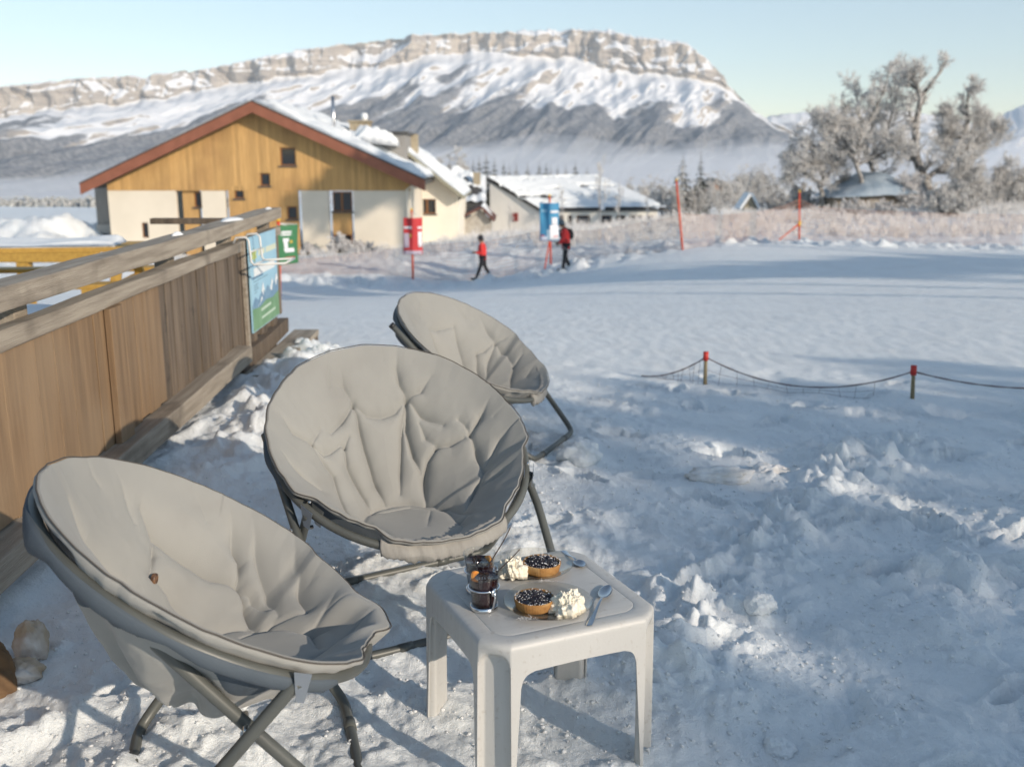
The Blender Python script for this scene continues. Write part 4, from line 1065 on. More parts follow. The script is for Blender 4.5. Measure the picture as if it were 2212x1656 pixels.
    for s_ in (-1, 1):
        i = 0 if s_ < 0 else 1
        # pivot where the legs cross (closest approach in the side view)
        a, b_, _d = p1[i]; e, g_, _d2 = p2[i]
        den = (b_.x - a.x) * (g_.z - e.z) - (b_.z - a.z) * (g_.x - e.x)
        tq = ((e.x - a.x) * (g_.z - e.z) - (e.z - a.z) * (g_.x - e.x)) / den
        q = a + (b_ - a) * tq
        MB().tube([q + Vector((0, -.04, 0)), q + Vector((0, .04, 0))], .007, 10).build('pivot_bolt', RIVET, f1)
        if s_ > 0 and not far_bracket: continue
        # bracket under the rim, rivet on top of it
        ap = rp(-30 if s_ > 0 else 210); tdir = (rp(-28 if s_ > 0 else 208) - ap).normalized()
        mb = MB(); ctr = ap + Vector((0, s_ * .012, -.012))
        for off in (-.022, .022):
            o_ = ctr + tdir * 0 + Vector((0, off * .9, 0))
            mb.prism([o_ + tdir * .026 + Vector((0, 0, .02)), o_ - tdir * .026 + Vector((0, 0, .02)), o_ - tdir * .012 + Vector((-.01, 0, -.048)), o_ + tdir * .012 + Vector((-.01, 0, -.048))], (0, .0022, 0))
        mb.build('bracket', ZINC, ring)
        rv = MB(); rv.lathe([(.0002, .007), (.006, .005), (.008, 0)], 10); r_ = rv.build('rivet', RIVET, ring); r_.location = ap + Vector((0, 0, 0)) + Vector(nn) * .015 + tdir * .03
    if button is not None:
        (_u, i) = find(button); bp_ = Vector(top[i]); 
        i2 = (min(i[0] + 2, nt_ - 1), i[1]); i3 = (i[0], (i[1] + 2) % nth)
        nrm = (Vector(top[i2]) - bp_).cross(Vector(top[i3]) - bp_).normalized()
        if nrm.dot(Vector(nn)) < 0: nrm = -nrm
        mb = MB(); mb.lathe([(.0002, .004), (.007, .0055), (.012, .0075), (.0155, .006), (.0165, .002), (.0150, -.004)], 24)
        b_ = mb.build('button', BTN, root); b_.location = bp_ + nrm * .015; b_.rotation_euler = nrm.to_track_quat('Z', 'Y').to_euler()
    return root

def cr(f, *segs, gain=1.0): return [([f(*p) for p in pts], a * gain, w) for pts, a, w in segs]
MIDC = cr(z5,
    ([(500, 645), (470, 700), (385, 800)], .012, .035), ([(500, 645), (520, 690), (560, 850), (610, 1010), (670, 1150)], .020, .050),
    ([(500, 645), (450, 560), (430, 470)], .010, .045), ([(500, 645), (570, 695), (650, 705), (720, 680), (780, 610)], .011, .045),
    ([(365, 400), (368, 470), (375, 560)], .014, .030), ([(780, 605), (740, 540), (722, 470), (722, 370)], .020, .040),
    ([(780, 605), (850, 580), (895, 515)], .013, .035), ([(780, 605), (860, 690), (965, 755)], .018, .038), ([(780, 620), (785, 760), (820, 900), (855, 980)], .022, .040),
    ([(780, 620), (755, 800), (745, 1100)], .015, .035), ([(935, 866), (880, 820), (840, 740)], .013, .04), ([(935, 866), (1010, 850), (1070, 820)], .018, .035),
    ([(935, 866), (890, 930), (875, 1020), (880, 1160)], .022, .045), ([(1105, 798), (1075, 760), (1040, 735)], .012, .03), ([(1105, 798), (1150, 730), (1205, 620)], .024, .040),
    ([(1105, 798), (1140, 870), (1180, 990)], .018, .035), ([(1180, 995), (1130, 1100), (1085, 1190)], .014, .035), ([(1350, 730), (1260, 830), (1190, 960)], .016, .045),
    ([(1390, 905), (1270, 1000), (1170, 1060)], .016, .04), ([(455, 868), (440, 860), (350, 905), (280, 850)], .010, .045), ([(455, 868), (470, 960), (560, 1120), (600, 1200)], .016, .045),
    ([(455, 868), (475, 820)], .012, .03), ([(285, 848), (190, 800), (110, 700)], .013, .04), ([(285, 848), (330, 780)], .009, .03), ([(285, 848), (400, 1010), (520, 1250)], .013, .05),
    ([(120, 900), (170, 960), (330, 1090)], .010, .04), ([(1280, 660), (1220, 720)], .011, .03), ([(640, 365), (650, 440)], .008, .03), ([(830, 400), (800, 440)], .008, .025),
    ([(600, 1210), (800, 1175), (1000, 1185), (1170, 1215)], .006, .02), ([(900, 1190), (880, 1280)], .004, .03), ([(1120, 1200), (1010, 1290)], .005, .03))
moon_chair('middle beige moon chair facing the table, its round back standing highest', -.406, 3.552, .569, .478, -1.037, .572, MIDC, 3, ex_l=(204, 240), ex_r=(298, 345), zs=.285)
AC = cr(z6,
    ([(1240, 710), (1000, 590), (870, 510), (790, 430), (720, 330)], .022, .055), ([(1245, 700), (1252, 600), (1222, 520), (1165, 340)], .020, .045), ([(1242, 712), (1290, 800), (1335, 940)], .020, .04),
    ([(1242, 712), (1310, 760), (1400, 830)], .012, .03), ([(1500, 505), (1550, 660), (1600, 850)], .024, .035), ([(1280, 395), (1330, 560), (1400, 740), (1440, 880)], .013, .05),
    ([(765, 690), (785, 560), (790, 445)], .010, .04), ([(765, 690), (860, 760), (1000, 930)], .009, .06), ([(420, 110), (450, 190), (490, 240)], .016, .04), ([(330, 300), (430, 500), (640, 720)], .012, .05),
    ([(560, 150), (640, 300), (680, 420)], .008, .06), ([(950, 250), (1010, 340), (1050, 420)], .007, .05), ([(1700, 850), (1820, 800), (1900, 790)], .010, .03), ([(1640, 1070), (1640, 930), (1720, 790)], .010, .04), ([(1790, 1010), (1860, 930), (1930, 880)], .012, .03),
    ([(1650, 620), (1600, 720)], .012, .03), ([(1240, 1010), (1420, 920), (1600, 860)], .006, .02), ([(1560, 680), (1700, 720)], .012, .03), ([(1100, 300), (1130, 420)], .008, .04), gain=1.35)
moon_chair('nearest moon chair at lower left with a brown wooden button, seen from its side', -.735, 2.30, .615, .435, .265, .553, AC, 11, zs=.36, D=.33, hw=.31, Ff=.33, Fr=-.25, ex_l=(238, 262), ex_r=(285, 320), button=z6(765, 685), sag=.03, sleeve=False, leg_top=-.10, ax_f=50, far_bracket=False)
CC = cr(zc5,
    ([(955, 545), (880, 450), (800, 340)], .020, .04), ([(955, 545), (1040, 620), (1115, 740)], .018, .04), ([(955, 545), (1050, 510), (1100, 460)], .014, .035), ([(955, 545), (900, 700), (880, 850)], .012, .05),
    ([(1115, 740), (1180, 650), (1215, 515)], .020, .035), ([(1115, 740), (1100, 840), (1090, 930)], .018, .035), ([(1350, 685), (1280, 750), (1215, 840)], .018, .04), ([(790, 640), (860, 610), (910, 570)], .012, .04),
    ([(790, 640), (810, 750), (860, 880)], .016, .04), ([(590, 410), (640, 560), (700, 740), (780, 880)], .014, .05), ([(375, 440), (470, 620), (560, 760)], .012, .05), ([(560, 200), (620, 280), (680, 350)], .012, .04), ([(250, 150), (305, 230), (295, 330)], .014, .04),
    ([(375, 440), (480, 420), (590, 410)], .009, .04), ([(960, 350), (1000, 430)], .010, .03))
moon_chair('farthest moon chair, turned to the right and partly hidden behind the middle one', -.222, 5.59, .549, .468, -.395, .553, CC, 23, ex_l=(212, 262), ex_r=(318, 350), hw=.32, Ff=.50, Fr=-.10, zs=.285, leg_top=.10)
# ------------------------------------------------------------------ white plastic side table
PLASTIC = M('dirty_white_plastic', (.50, .495, .475), .42, (.47, .465, .445), 5.0, (1, 16, 1), col3=(.34, .31, .27), scale3=55, c3=(.60, .86), spec=.45, bump=.0004, bscale=160)
TZ = .43; TS = .51; TYAW = -2.721
tbl = empty('plastic_side_table', (.069, 2.542, 0), TYAW); tag(tbl, 'square white plastic side table carrying the drinks and tarts', 'table')
hs = TS / 2; cut = .062; ZK = .343
def ring_cols():
    cols = []                                         # (side, p, kind) round the outline
    hw_ = hs - cut
    for k in range(4):
        a_in = .163
        ps = np.concatenate([np.linspace(-hw_, -a_in, 9), np.linspace(-a_in, -a_in + .034, 11)[1:], np.linspace(-a_in + .034, a_in - .034, 21)[1:], np.linspace(a_in - .034, a_in, 11)[1:], np.linspace(a_in, hw_, 9)[1:]])
        cols += [('s', k, p) for p in ps]
        cols += [('c', k, q) for q in np.linspace(0, 1, 26)[1:-1]]
    return cols
COLS = ring_cols()
def outline(col, z, inset=0.0):
    kind, k, p = col
    h = hs - inset + (TZ - z) * .012
    hw_ = hs - cut
    taper = max(0, (ZK - z) / ZK)
    if kind == 's':
        q = p
        a_in = .163
        if abs(p) >= a_in - 1e-6:
            f = (abs(p) - a_in) / (hw_ - a_in); lo = a_in + .022 * taper; q = math.copysign(lo + (hw_ - lo) * f, p)
        x, y = q * (1 - inset / hs * .9), -h
    else:
        # the corner: a shallow channel between two flanges
        a = Vector((hw_ * (1 - inset / hs * .9), -h)); b_ = Vector((h, -hw_ * (1 - inset / hs * .9)))
        m = a.lerp(b_, p); nrm = Vector((1, -1)).normalized()
        bulge = .010 * (1 - (2 * p - 1) ** 2) * (1 - min(1, (TZ - z) / .03))
        e = abs(2 * p - 1)
        dz = .402 - .035 * e ** 4 - z
        rec = .022 * float(ss(0, .022, dz)) * float(1 - ss(.80, .97, e))
        m = m + nrm * (bulge - rec + .010 * (1 - e * e) * (1 if z < .4 else 1) * 0)
        x, y = m.x, m.y
    c_, s_ = math.cos(k * math.pi / 2), math.sin(k * math.pi / 2)
    return (x * c_ - y * s_, x * s_ + y * c_, z)
def zbot(col):
    kind, k, p = col
    a_in = .163; r = .034
    if kind == 'c' or abs(p) >= a_in - 1e-6: return 0.0
    d = a_in - abs(p)
    zz = ZK + .004
    if d < r: return zz - r + math.sqrt(max(0, r * r - (r - d) ** 2))
    return zz + .004 * (1 - (p / a_in) ** 2)
n = len(COLS)
mb = MB(); vs = []; fs = []
ZSPLIT = ZK - .034
# top: rings from the middle outwards, then rounded edge, then the apron
rings = []
for ins, dz in ((.16, 0), (.10, 0), (.052, 0), (.0505, -.0004), (.049, -.0014), (.0475, -.0004), (.046, .0002), (.030, .0002), (.016, -.0006), (.010, -.0022), (.0055, -.0052), (.002, -.0100), (.0004, -.016)):
    rings.append([outline(c_, TZ + dz, ins) if True else None for c_ in COLS])
def rowz(col, f): 
    zb = max(zbot(col), ZSPLIT); return (TZ - .016) + (zb - (TZ - .016)) * f
for f in np.linspace(0, 1, 19)[1:]:
    rings.append([outline(c_, rowz(c_, f)) for c_ in COLS])
for r_ in rings: vs += r_
for i in range(len(rings) - 1): fs += [(i * n + j, (i + 1) * n + j, (i + 1) * n + (j + 1) % n, i * n + (j + 1) % n) for j in range(n)]
fs.append(tuple(range(n)))
mb.add(vs, fs, 0, True); top_ = mb.build('table_top', PLASTIC, tbl)
sd = top_.modifiers.new('solid', 'SOLIDIFY'); sd.thickness = .0045; sd.offset = -1
es_ = top_.modifiers.new('split', 'EDGE_SPLIT'); es_.split_angle = math.radians(50)
# four legs
leg_z = np.linspace(ZSPLIT, 0.0, 26)
for k in range(4):
    seq = [j for j, c_ in enumerate(COLS) if (c_[0] == 'c' and c_[1] == k) or (c_[0] == 's' and c_[1] == k and c_[2] >= .163 - 1e-6) or (c_[0] == 's' and c_[1] == (k + 1) % 4 and c_[2] <= -.163 + 1e-6)]
    seq = sorted(seq, key=lambda j: (j - seq[0]) if k < 3 else ((j - n) if j > n / 2 else j))
    vs = []; fs = []; m = len(seq)
    for z in leg_z: vs += [outline(COLS[j], z) for j in seq]
    for i in range(len(leg_z) - 1): fs += [(i * m + j, (i + 1) * m + j, (i + 1) * m + j + 1, i * m + j + 1) for j in range(m - 1)]
    lg = MB().add(vs, fs, 0, True).build('leg', PLASTIC, tbl, recalc=False)
    sd = lg.modifiers.new('solid', 'SOLIDIFY'); sd.thickness = .0045; sd.offset = -1; es_ = lg.modifiers.new('split', 'EDGE_SPLIT'); es_.split_angle = math.radians(50)

# ------------------------------------------------------------------ drinks and tarts
def z7(x, y): return ((1500 + .6007 * x) * .553, (2000 + .6007 * y) * .553)
def on_table(x, y, z=TZ): return G(*z7(x, y), z)
def thin_glass(name, tint=(1, 1, 1), refl=.9):
    m = bpy.data.materials.new(name); m.use_nodes = True; nt = m.node_tree; N = nt.nodes; L = nt.links; N.remove(N['Principled BSDF'])
    tr = N.new('ShaderNodeBsdfTransparent'); tr.inputs[0].default_value = (*tint, 1)
    gl = N.new('ShaderNodeBsdfGlossy'); gl.inputs['Roughness'].default_value = .03
    fr = N.new('ShaderNodeLayerWeight'); fr.inputs[0].default_value = .5
    pw = N.new('ShaderNodeMath'); pw.operation = 'POWER'; pw.inputs[1].default_value = 4.0; L.new(fr.outputs['Facing'], pw.inputs[0])
    mu = N.new('ShaderNodeMath'); mu.operation = 'MULTIPLY_ADD'; mu.inputs[1].default_value = .75 * refl; mu.inputs[2].default_value = .045
    mx = N.new('ShaderNodeMixShader')
    L.new(pw.outputs[0], mu.inputs[0]); L.new(mu.outputs[0], mx.inputs[0]); L.new(tr.outputs[0], mx.inputs[1]); L.new(gl.outputs[0], mx.inputs[2]); L.new(mx.outputs[0], N['Material Output'].inputs[0])
    return m
GLASS = thin_glass('clear_glass', (.95, .96, .96)); PLATEG = thin_glass('plate_glass', (.93, .92, .89), 1.1)
WINE = M('mulled_wine', (.022, .004, .006), .05, spec=.6)
ORANGE = M('orange_slice', (.62, .20, .02), .45, (.70, .32, .05), 40); RIND = M('orange_rind', (.50, .10, .012), .5)
CHROME = M('chrome', (.72, .73, .75), .12, metal=1.0)
STICK = M('dark_stirring_stick', (.05, .032, .025), .5)
ANISE = M('star_anise', (.035, .016, .01), .6)
CRUST = M('baked_crust', (.42, .22, .07), .8, (.30, .14, .04), 45, bump=.0012, bscale=220, col3=(.55, .34, .14), scale3=25, c3=(.5, .7))
BERRY = M('blueberry_jam', (.008, .007, .012), .16, (.016, .010, .018), 60, spec=.7)
SUGAR = M('icing_sugar', (.82, .80, .80), .9)
CREAM = M('whipped_cream', (.80, .74, .60), .55, (.84, .79, .68), 20)
SPOON = M('brushed_spoon_steel', (.52, .53, .55), .2, metal=1.0)
def glass(name, pos, label, hdir, orange_a, seed):
    g = empty('mulled_wine_glass', pos, 0); tag(g, label, 'glass')
    prof = [(.0005, .004), (.031, .004), (.0335, .010), (.0350, .030), (.0375, .060), (.0405, .085), (.0440, .106), (.0450, .112), (.0440, .1135), (.0428, .112), (.0418, .105), (.0388, .085), (.0357, .060), (.0332, .030), (.0315, .012), (.0005, .009)]
    mb = MB(); mb.lathe(prof, 48); mb.build('glass_cup', GLASS, g)
    wp = [(.0005, .0095), (.0310, .0125), (.0326, .030), (.0351, .060), (.0378, .080), (.0390, .0875), (.0394, .0890), (.0386, .0885), (.0005, .0885)]
    mb = MB(); mb.lathe(wp, 48); mb.build('wine', WINE, g)
    mb = MB(); mb.lathe([(.0005, .0005), (.0365, .0005), (.0372, .003), (.0372, .013), (.0352, .013), (.0352, .0035), (.0005, .0035)], 40)
    h = mb.build('metal_holder', CHROME, g)
    mb = MB(); mb.tube([(.0405 * math.cos(a), .0405 * math.sin(a), .062) for a in np.linspace(0, 2 * math.pi, 41)[:-1]], .0028, 8, closed=True); mb.build('holder_ring', CHROME, h, recalc=False)
    u = Vector((math.cos(hdir), math.sin(hdir), 0)); v = Vector((-u.y, u.x, 0))
    mb = MB(); mb.tube([u * .037 + Vector((0, 0, .008)), u * .043 + Vector((0, 0, .025)), u * .049 + Vector((0, 0, .045)), u * .047 + Vector((0, 0, .060)), u * .043 + Vector((0, 0, .062))], .0032, 8)
    mb.tube([u * .044 + v * -.001 + Vector((0, 0, .060)), u * .047 + Vector((0, 0, .060))], .011, 20); mb.build('handle', CHROME, h)
    # slice of orange standing in the wine
    mb = MB(); a0 = orange_a; n = 14; pts = []
    du = Vector((math.cos(a0), math.sin(a0), 0)); dv = Vector((-du.y, du.x, 0)); r = .024
    ctr = du * .022 + Vector((0, 0, .079))
    poly = [ctr + (dv * math.cos(t_) * r + Vector((0, 0, 1)) * math.sin(t_) * r * .8 + du * math.sin(t_) * .010) for t_ in np.linspace(0, math.pi, n)]
    poly += [ctr + (dv * math.cos(t_) * r * .75 - Vector((0, 0, 1)) * math.sin(t_) * r * .3) for t_ in np.linspace(math.pi, 0, n)]
    mb.prism(poly, -du * .005); o = mb.build('orange_slice', ORANGE); o.location = pos; tag(o, 'orange slice sticking out of the wine in the ' + label.split()[0] + ' glass', 'orange slice')
    mb = MB()
    for k in range(8):
        a = k * math.pi / 4; mb.prism([(0, 0, 0), (.010 * math.cos(a - .16), .010 * math.sin(a - .16), .001), (.013 * math.cos(a), .013 * math.sin(a), .002), (.010 * math.cos(a + .16), .010 * math.sin(a + .16), .001)], (0, 0, .003))
    o = mb.build('star_anise', ANISE); o.location = Vector(pos) + Vector((-.004 + .008 * math.cos(seed), .012, .0888)); tag(o, 'star anise floating on the wine in the ' + label.split()[0] + ' glass', 'spice')
    return g
pg2 = on_table(650, 622); pg1 = on_table(622, 512)
glass('a', pg2, 'front glass of dark mulled wine in a chrome holder on the table', -.9, 2.75, 1)
glass('b', pg1, 'back glass of dark mulled wine, partly hidden behind another glass', .15, .35, 2)
for i, (a, b_, lbl) in enumerate((((752, 372, .53), (882, 242, .585), 'dark stirring stick leaning right out of the front glass'), ((700, 312, .53), (823, 97, .615), 'taller dark stirring stick curving out of the back glass'))):
    P1 = on_table(a[0], a[1], a[2]); P2 = on_table(b_[0], b_[1], b_[2]); 
    cen = (pg2, pg1)[i]; P0 = Vector((cen.x - .012, cen.y, TZ + .03))
    mid = P1.lerp(P2, .55) + Vector((.004, 0, .003))
    mb = MB(); mb.tube([P0.lerp(P1, .55), P1, mid, P2], [.0016, .0016, .0016, .0014], 8); o = mb.build('stirring_stick', STICK, recalc=False); tag(o, lbl, 'stick')
def plate(px, py, lbl):
    p = on_table(px, py)
    prof = [(.0005, .003), (.070, .003), (.080, .0045), (.098, .011), (.1165, .0165), (.1185, .018), (.1175, .0195), (.1155, .0185), (.097, .0135), (.079, .0075), (.069, .006), (.0005, .006)]
    mb = MB(); mb.lathe(prof, 90, wob=lambda a, i: 1 + (.004 * math.sin(36 * a) if i in (4, 5, 6, 7) else 0)); o = mb.build('glass_plate', PLATEG); o.location = p; tag(o, lbl, 'plate')
    rb = MB()
    for k in range(64):
        a = 2 * math.pi * k / 64; c_, s_ = math.cos(a), math.sin(a)
        rb.beam((.030 * c_, .030 * s_, .0025), (.066 * c_, .066 * s_, .0025), .0011, .0012)
    rb.build('pressed_rays', PLATEG, o)
    return p
pl2 = plate(1068, 612, 'front clear glass plate with a berry tart on its left and cream on its right')
pl1 = plate(962, 368, 'back clear glass plate with cream on its left and a berry tart on its right')
def tart(px, py, lbl, seed):
    p = on_table(px, py, TZ + .007); t_ = empty('berry_tart', p, seed * 1.3); tag(t_, lbl, 'tart')
    r_ = random.Random(seed)
    mb = MB(); fl = lambda a, i: 1 + .006 * math.sin(44 * a) + .012 * math.sin(2 * a + seed) + .006 * math.sin(7 * a)
    mb.lathe([(.0005, 0), (.047, 0), (.0495, .003), (.0525, .016), (.0545, .026), (.0535, .0285), (.0505, .0275), (.0490, .020), (.0005, .018)], 176, wob=fl); mb.build('crust', CRUST, t_)
    mb = MB(); n, m = 90, 30; vs = []
    for i in range(m):
        q = i / (m - 1) * .0495
        for k in range(n):
            a = 2 * math.pi * k / n; x, y = q * math.cos(a), q * math.sin(a)
            vs.append((x, y, .0225 + .010 * (1 - (q / .0495) ** 2)))
    arr = np.array(vs); arr[:, 2] += .0035 * np.abs(fbm(arr[:, 0] * 150, arr[:, 1] * 150, 700 + seed, 2)) * (1 - (np.hypot(arr[:, 0], arr[:, 1]) / .0500) ** 6)
    fs = grid_quads(m, n, True)
    f_ = np_mesh('berry_filling', arr, fs, BERRY, t_)
    bb_ = MB()
    for k in range(95):
        a = r_.uniform(0, 6.28); q = .046 * math.sqrt(r_.random()); x, y = q * math.cos(a), q * math.sin(a); z = .0235 + .010 * (1 - (q / .0495) ** 2); rr_ = r_.uniform(.0032, .0048)
        bb_.lathe([(.0003, rr_), (rr_ * .7, rr_ * .72), (rr_, 0), (rr_ * .7, -rr_ * .7)], 8, (x, y, z + .001))
    bo = bb_.build('berries', BERRY, f_); bo['kind'] = 'stuff'
    su = MB()
    for k in range(130):
        a = r_.uniform(0, 6.28); q = .047 * math.sqrt(r_.random()) if k < 75 else r_.uniform(.049, .0535); x, y = q * math.cos(a), q * math.sin(a); z = .0285 + .0095 * (1 - (q / .0495) ** 2) if k < 75 else .0288
        s_ = r_.uniform(.0005, .0013) if k % 6 else r_.uniform(.0014, .0024); su.lathe([(.0001, s_), (s_, .0003), (s_ * .9, -.0004)], 6, (x, y, z))
    so = su.build('sugar_dusting', SUGAR, f_); so['kind'] = 'stuff'
tart(978, 614, 'berry tart in a golden crust on the front plate', 1)
tart(1026, 378, 'berry tart in a golden crust on the back plate', 2)
def cream(px, py, lbl, seed, sx=.042, sy=.034, h=.040):
    p = on_table(px, py, TZ + .0065); n, m = 110, 60
    th = np.linspace(0, 2 * np.pi, n, endpoint=False); ph = np.linspace(0, 1, m)
    Ph, Th = np.meshgrid(ph, th, indexing='ij'); q = np.sin(Ph * np.pi / 2); z = np.cos(Ph * np.pi / 2)
    X_, Y_ = q * np.cos(Th), q * np.sin(Th)
    f = 1 + .30 * fbm(X_ * 1.8 + seed, Y_ * 1.8 + z, 800 + seed, 2) + .20 * ridged(X_ * 2.6 + seed * 2 + z, Y_ * 2.6 - z * 1.3, 810 + seed, 3) - .14
    f2 = f + .13 * np.abs(pn(X_ * 9 + z * 4, Y_ * 9 + seed, 820 + seed)) + .07 * pn(X_ * 19 + z * 9, Y_ * 19, 830 + seed)
    v = np.stack([X_ * sx * f2, Y_ * sy * f2, np.maximum(0, z * h * f2 * 1.1)], -1).reshape(-1, 3)
    o = np_mesh('whipped_cream', v, grid_quads(m, n, True), CREAM); o.location = p; tag(o, lbl, 'cream')
cream(1198, 640, 'heap of whipped cream on the front plate', 1, .042, .036, .042)
cream(838, 408, 'heap of whipped cream on the back plate beside the glasses', 2, .036, .036, .040)
def sugar_patch(px, py, n, lbl, seed):
    p = on_table(px, py, TZ + .0155); r_ = random.Random(seed); mb = MB()
    for k in range(n):
        x, y = r_.gauss(0, .014), r_.gauss(0, .006); s_ = r_.uniform(.0006, .0016); mb.lathe([(.0001, s_ * .8), (s_, 0), (.0001, -.0004)], 6, (x, y, 0))
    o = mb.build('icing_sugar', SUGAR); o.location = p; tag(o, lbl, 'icing sugar', kind='stuff')
sugar_patch(930, 688, 70, 'sprinkle of icing sugar at the near edge of the front plate', 3)
sugar_patch(1045, 445, 55, 'sprinkle of icing sugar at the near edge of the back plate', 4)
def spoon(tip, heel, lbl, flip=False):
    a = on_table(*heel); b_ = on_table(*tip); d = b_ - a; Lg = d.length
    o = empty('spoon', a, math.atan2(d.y, d.x)); tag(o, lbl, 'spoon')
    k = Lg / .150
    prof = [(0, .0075, .002), (.006, .0095, .002), (.02, .0092, .0022), (.04, .0065, .0035), (.065, .0040, .0075), (.085, .0036, .0105), (.098, .0042, .0085)]
    vs = []; fs = []
    for x, w, z in prof:
        for y, dz in ((-w, 0), (0, .0012), (w, 0), (w * .9, -.0018), (0, -.0022), (-w * .9, -.0018)): vs.append((x * k, y, z + dz))
    m = 6
    for i in range(len(prof) - 1): fs += [(i * m + j, i * m + (j + 1) % m, (i + 1) * m + (j + 1) % m, (i + 1) * m + j) for j in range(m)]
    h = MB().add(vs, fs + [tuple(range(m)), tuple(range((len(prof) - 1) * m, len(prof) * m))], 0, True).build('handle', SPOON, o)
    sb_ = h.modifiers.new('s', 'SUBSURF'); sb_.levels = 2; sb_.render_levels = 2
    n, mm = 28, 10; vs = []; cx_ = .122 * k; rx, ry = .0265 * k, .0185
    for lay, off in ((0, 0), (1, -.0012)):
        for i in range(mm):
            q = i / (mm - 1)
            for j in range(n):
                t_ = 2 * math.pi * j / n; ex = 1 - .10 * math.cos(t_)
                vs.append((cx_ + rx * q * math.cos(t_), ry * q * math.sin(t_) * ex, .0088 - .0072 * (1 - q ** 2.2) + off * (1 if q < 1 else .3)))
    q1 = grid_quads(mm, n, True); q2 = q1[:, ::-1] + mm * n
    e = np.array([((mm - 1) * n + j, (mm - 1) * n + (j + 1) % n, 2 * mm * n - n + (j + 1) % n, 2 * mm * n - n + j) for j in range(n)])
    bo = np_mesh('bowl', np.array(vs), np.concatenate([q1, q2, e]), SPOON, o)
    return o
spoon((1462, 488), (1328, 742), 'larger looking spoon lying right of the front plate with its bowl up')
spoon((1300, 372), (1165, 250), 'spoon lying right of the back plate, its handle pointing away')
# ------------------------------------------------------------------ frosted trees
FROST = M('hoarfrost_twigs', (.78, .77, .755), .85, (.56, .54, .515), 1.4, contrast=(.3, .7), spec=.15)
FROSTW = M('white_frost_twigs', (.80, .79, .79), .85, (.68, .66, .65), 1.4, spec=.15)
BARK = M('dark_bark', (.12, .108, .10), .9, (.40, .385, .37), 5, contrast=(.4, .62))
NEEDLE = M('dark_needles', (.05, .062, .05), .8, (.20, .205, .19), 2.5, contrast=(.35, .75))
NEEDLEF = M('frosted_needles', (.24, .245, .235), .85, (.56, .56, .55), 2.0, contrast=(.35, .65))
def seg_mesh(name, segs, m, parent, k=3):
    s = np.array(segs, float)                     # x0 y0 z0 x1 y1 z1 r0 r1
    a, b_, r0, r1 = s[:, 0:3], s[:, 3:6], s[:, 6], s[:, 7]
    d = b_ - a; d /= np.maximum(np.linalg.norm(d, axis=1, keepdims=True), 1e-9)
    q = np.where(np.abs(d[:, 2:3]) < .9, np.array([[0, 0, 1.]]), np.array([[1., 0, 0]]))
    u = np.cross(d, q); u /= np.linalg.norm(u, axis=1, keepdims=True); v = np.cross(d, u)
    vs = []
    for P_, r in ((a, r0), (b_, r1)):
        for j in range(k):
            t = 2 * np.pi * j / k
            vs.append(P_ + (u * math.cos(t) + v * math.sin(t)) * r[:, None])
    n = len(s); Vv_ = np.stack(vs, 1)            # n, 2k, 3
    idx = np.arange(n)[:, None] * 2 * k
    fs = np.concatenate([np.stack([idx[:, 0] + j, idx[:, 0] + (j + 1) % k, idx[:, 0] + k + (j + 1) % k, idx[:, 0] + k + j], -1) for j in range(k)])
    return np_mesh(name, Vv_.reshape(-1, 3), fs, m, parent, sm=True)
def grow(seed, trunk, levels=4, ratio=(.55, .75), nkids=(4, 7), ang=(.45, 1.0), up=.25, wob=.22, tw=14, r_end=.012, spread_from=.25, start_len=None):
    """trunk: list of (x,y,z,r); returns thick limbs and fine twigs as segments"""
    rng = random.Random(seed); thick = []; fine = []
    def branch(p, d, L, r, lev):
        n = 4 if lev > 1 else 3
        pts = [p]; q = p.copy(); dd = d.copy()
        for i in range(n):
            dd = (dd + Vector((rng.gauss(0, wob), rng.gauss(0, wob), rng.gauss(0, wob) + up * .25))).normalized()
            q = q + dd * (L / n); pts.append(q.copy())
        r1 = max(r_end, r * .45)
        for i in range(n):
            ra = r + (r1 - r) * i / n; rb = r + (r1 - r) * (i + 1) / n
            (thick if r > .03 else fine).append((*pts[i], *pts[i + 1], ra, rb))
        if lev >= levels: return
        nk = rng.randint(*nkids)
        for j in range(nk):
            t = spread_from + (1 - spread_from) * (j + rng.random()) / nk
            i = min(int(t * n), n - 1); f = t * n - i
            s = pts[i].lerp(pts[i + 1], f); ax = (pts[i + 1] - pts[i]).normalized()
            side = ax.orthogonal().normalized(); side.rotate(Matrix.Rotation(rng.uniform(0, 6.283), 3, ax))
            a = rng.uniform(*ang); nd = (ax * math.cos(a) + side * math.sin(a) + Vector((0, 0, up * .5))).normalized()
            branch(s, nd, L * rng.uniform(*ratio) * (1 - .3 * t * 0), max(r_end, (r + (r1 - r) * t) * .6), lev + 1)
    for path in trunk:
        pts = [Vector(q[:3]) for q in path]
        for i in range(len(path) - 1): thick.append((*pts[i], *pts[i + 1], path[i][3], path[i + 1][3]))
        tot = sum((pts[i + 1] - pts[i]).length for i in range(len(pts) - 1))
        L0 = start_len or tot * .45
        for j in range(tw):
            t = .22 + .78 * (j + rng.random()) / tw; acc = t * tot
            for i in range(len(pts) - 1):
                l = (pts[i + 1] - pts[i]).length
                if acc <= l: break
                acc -= l
            acc = min(acc, l)
            s = pts[i].lerp(pts[i + 1], acc / l); ax = (pts[i + 1] - pts[i]).normalized()
            side = ax.orthogonal().normalized(); side.rotate(Matrix.Rotation(rng.uniform(0, 6.283), 3, ax))
            a = rng.uniform(*ang); nd = (ax * math.cos(a) + side * math.sin(a)).normalized()
            branch(s, nd, L0 * rng.uniform(.6, 1.1) * (1.1 - .5 * t), max(.02, path[i][3] * .5), 1)
    return thick, fine
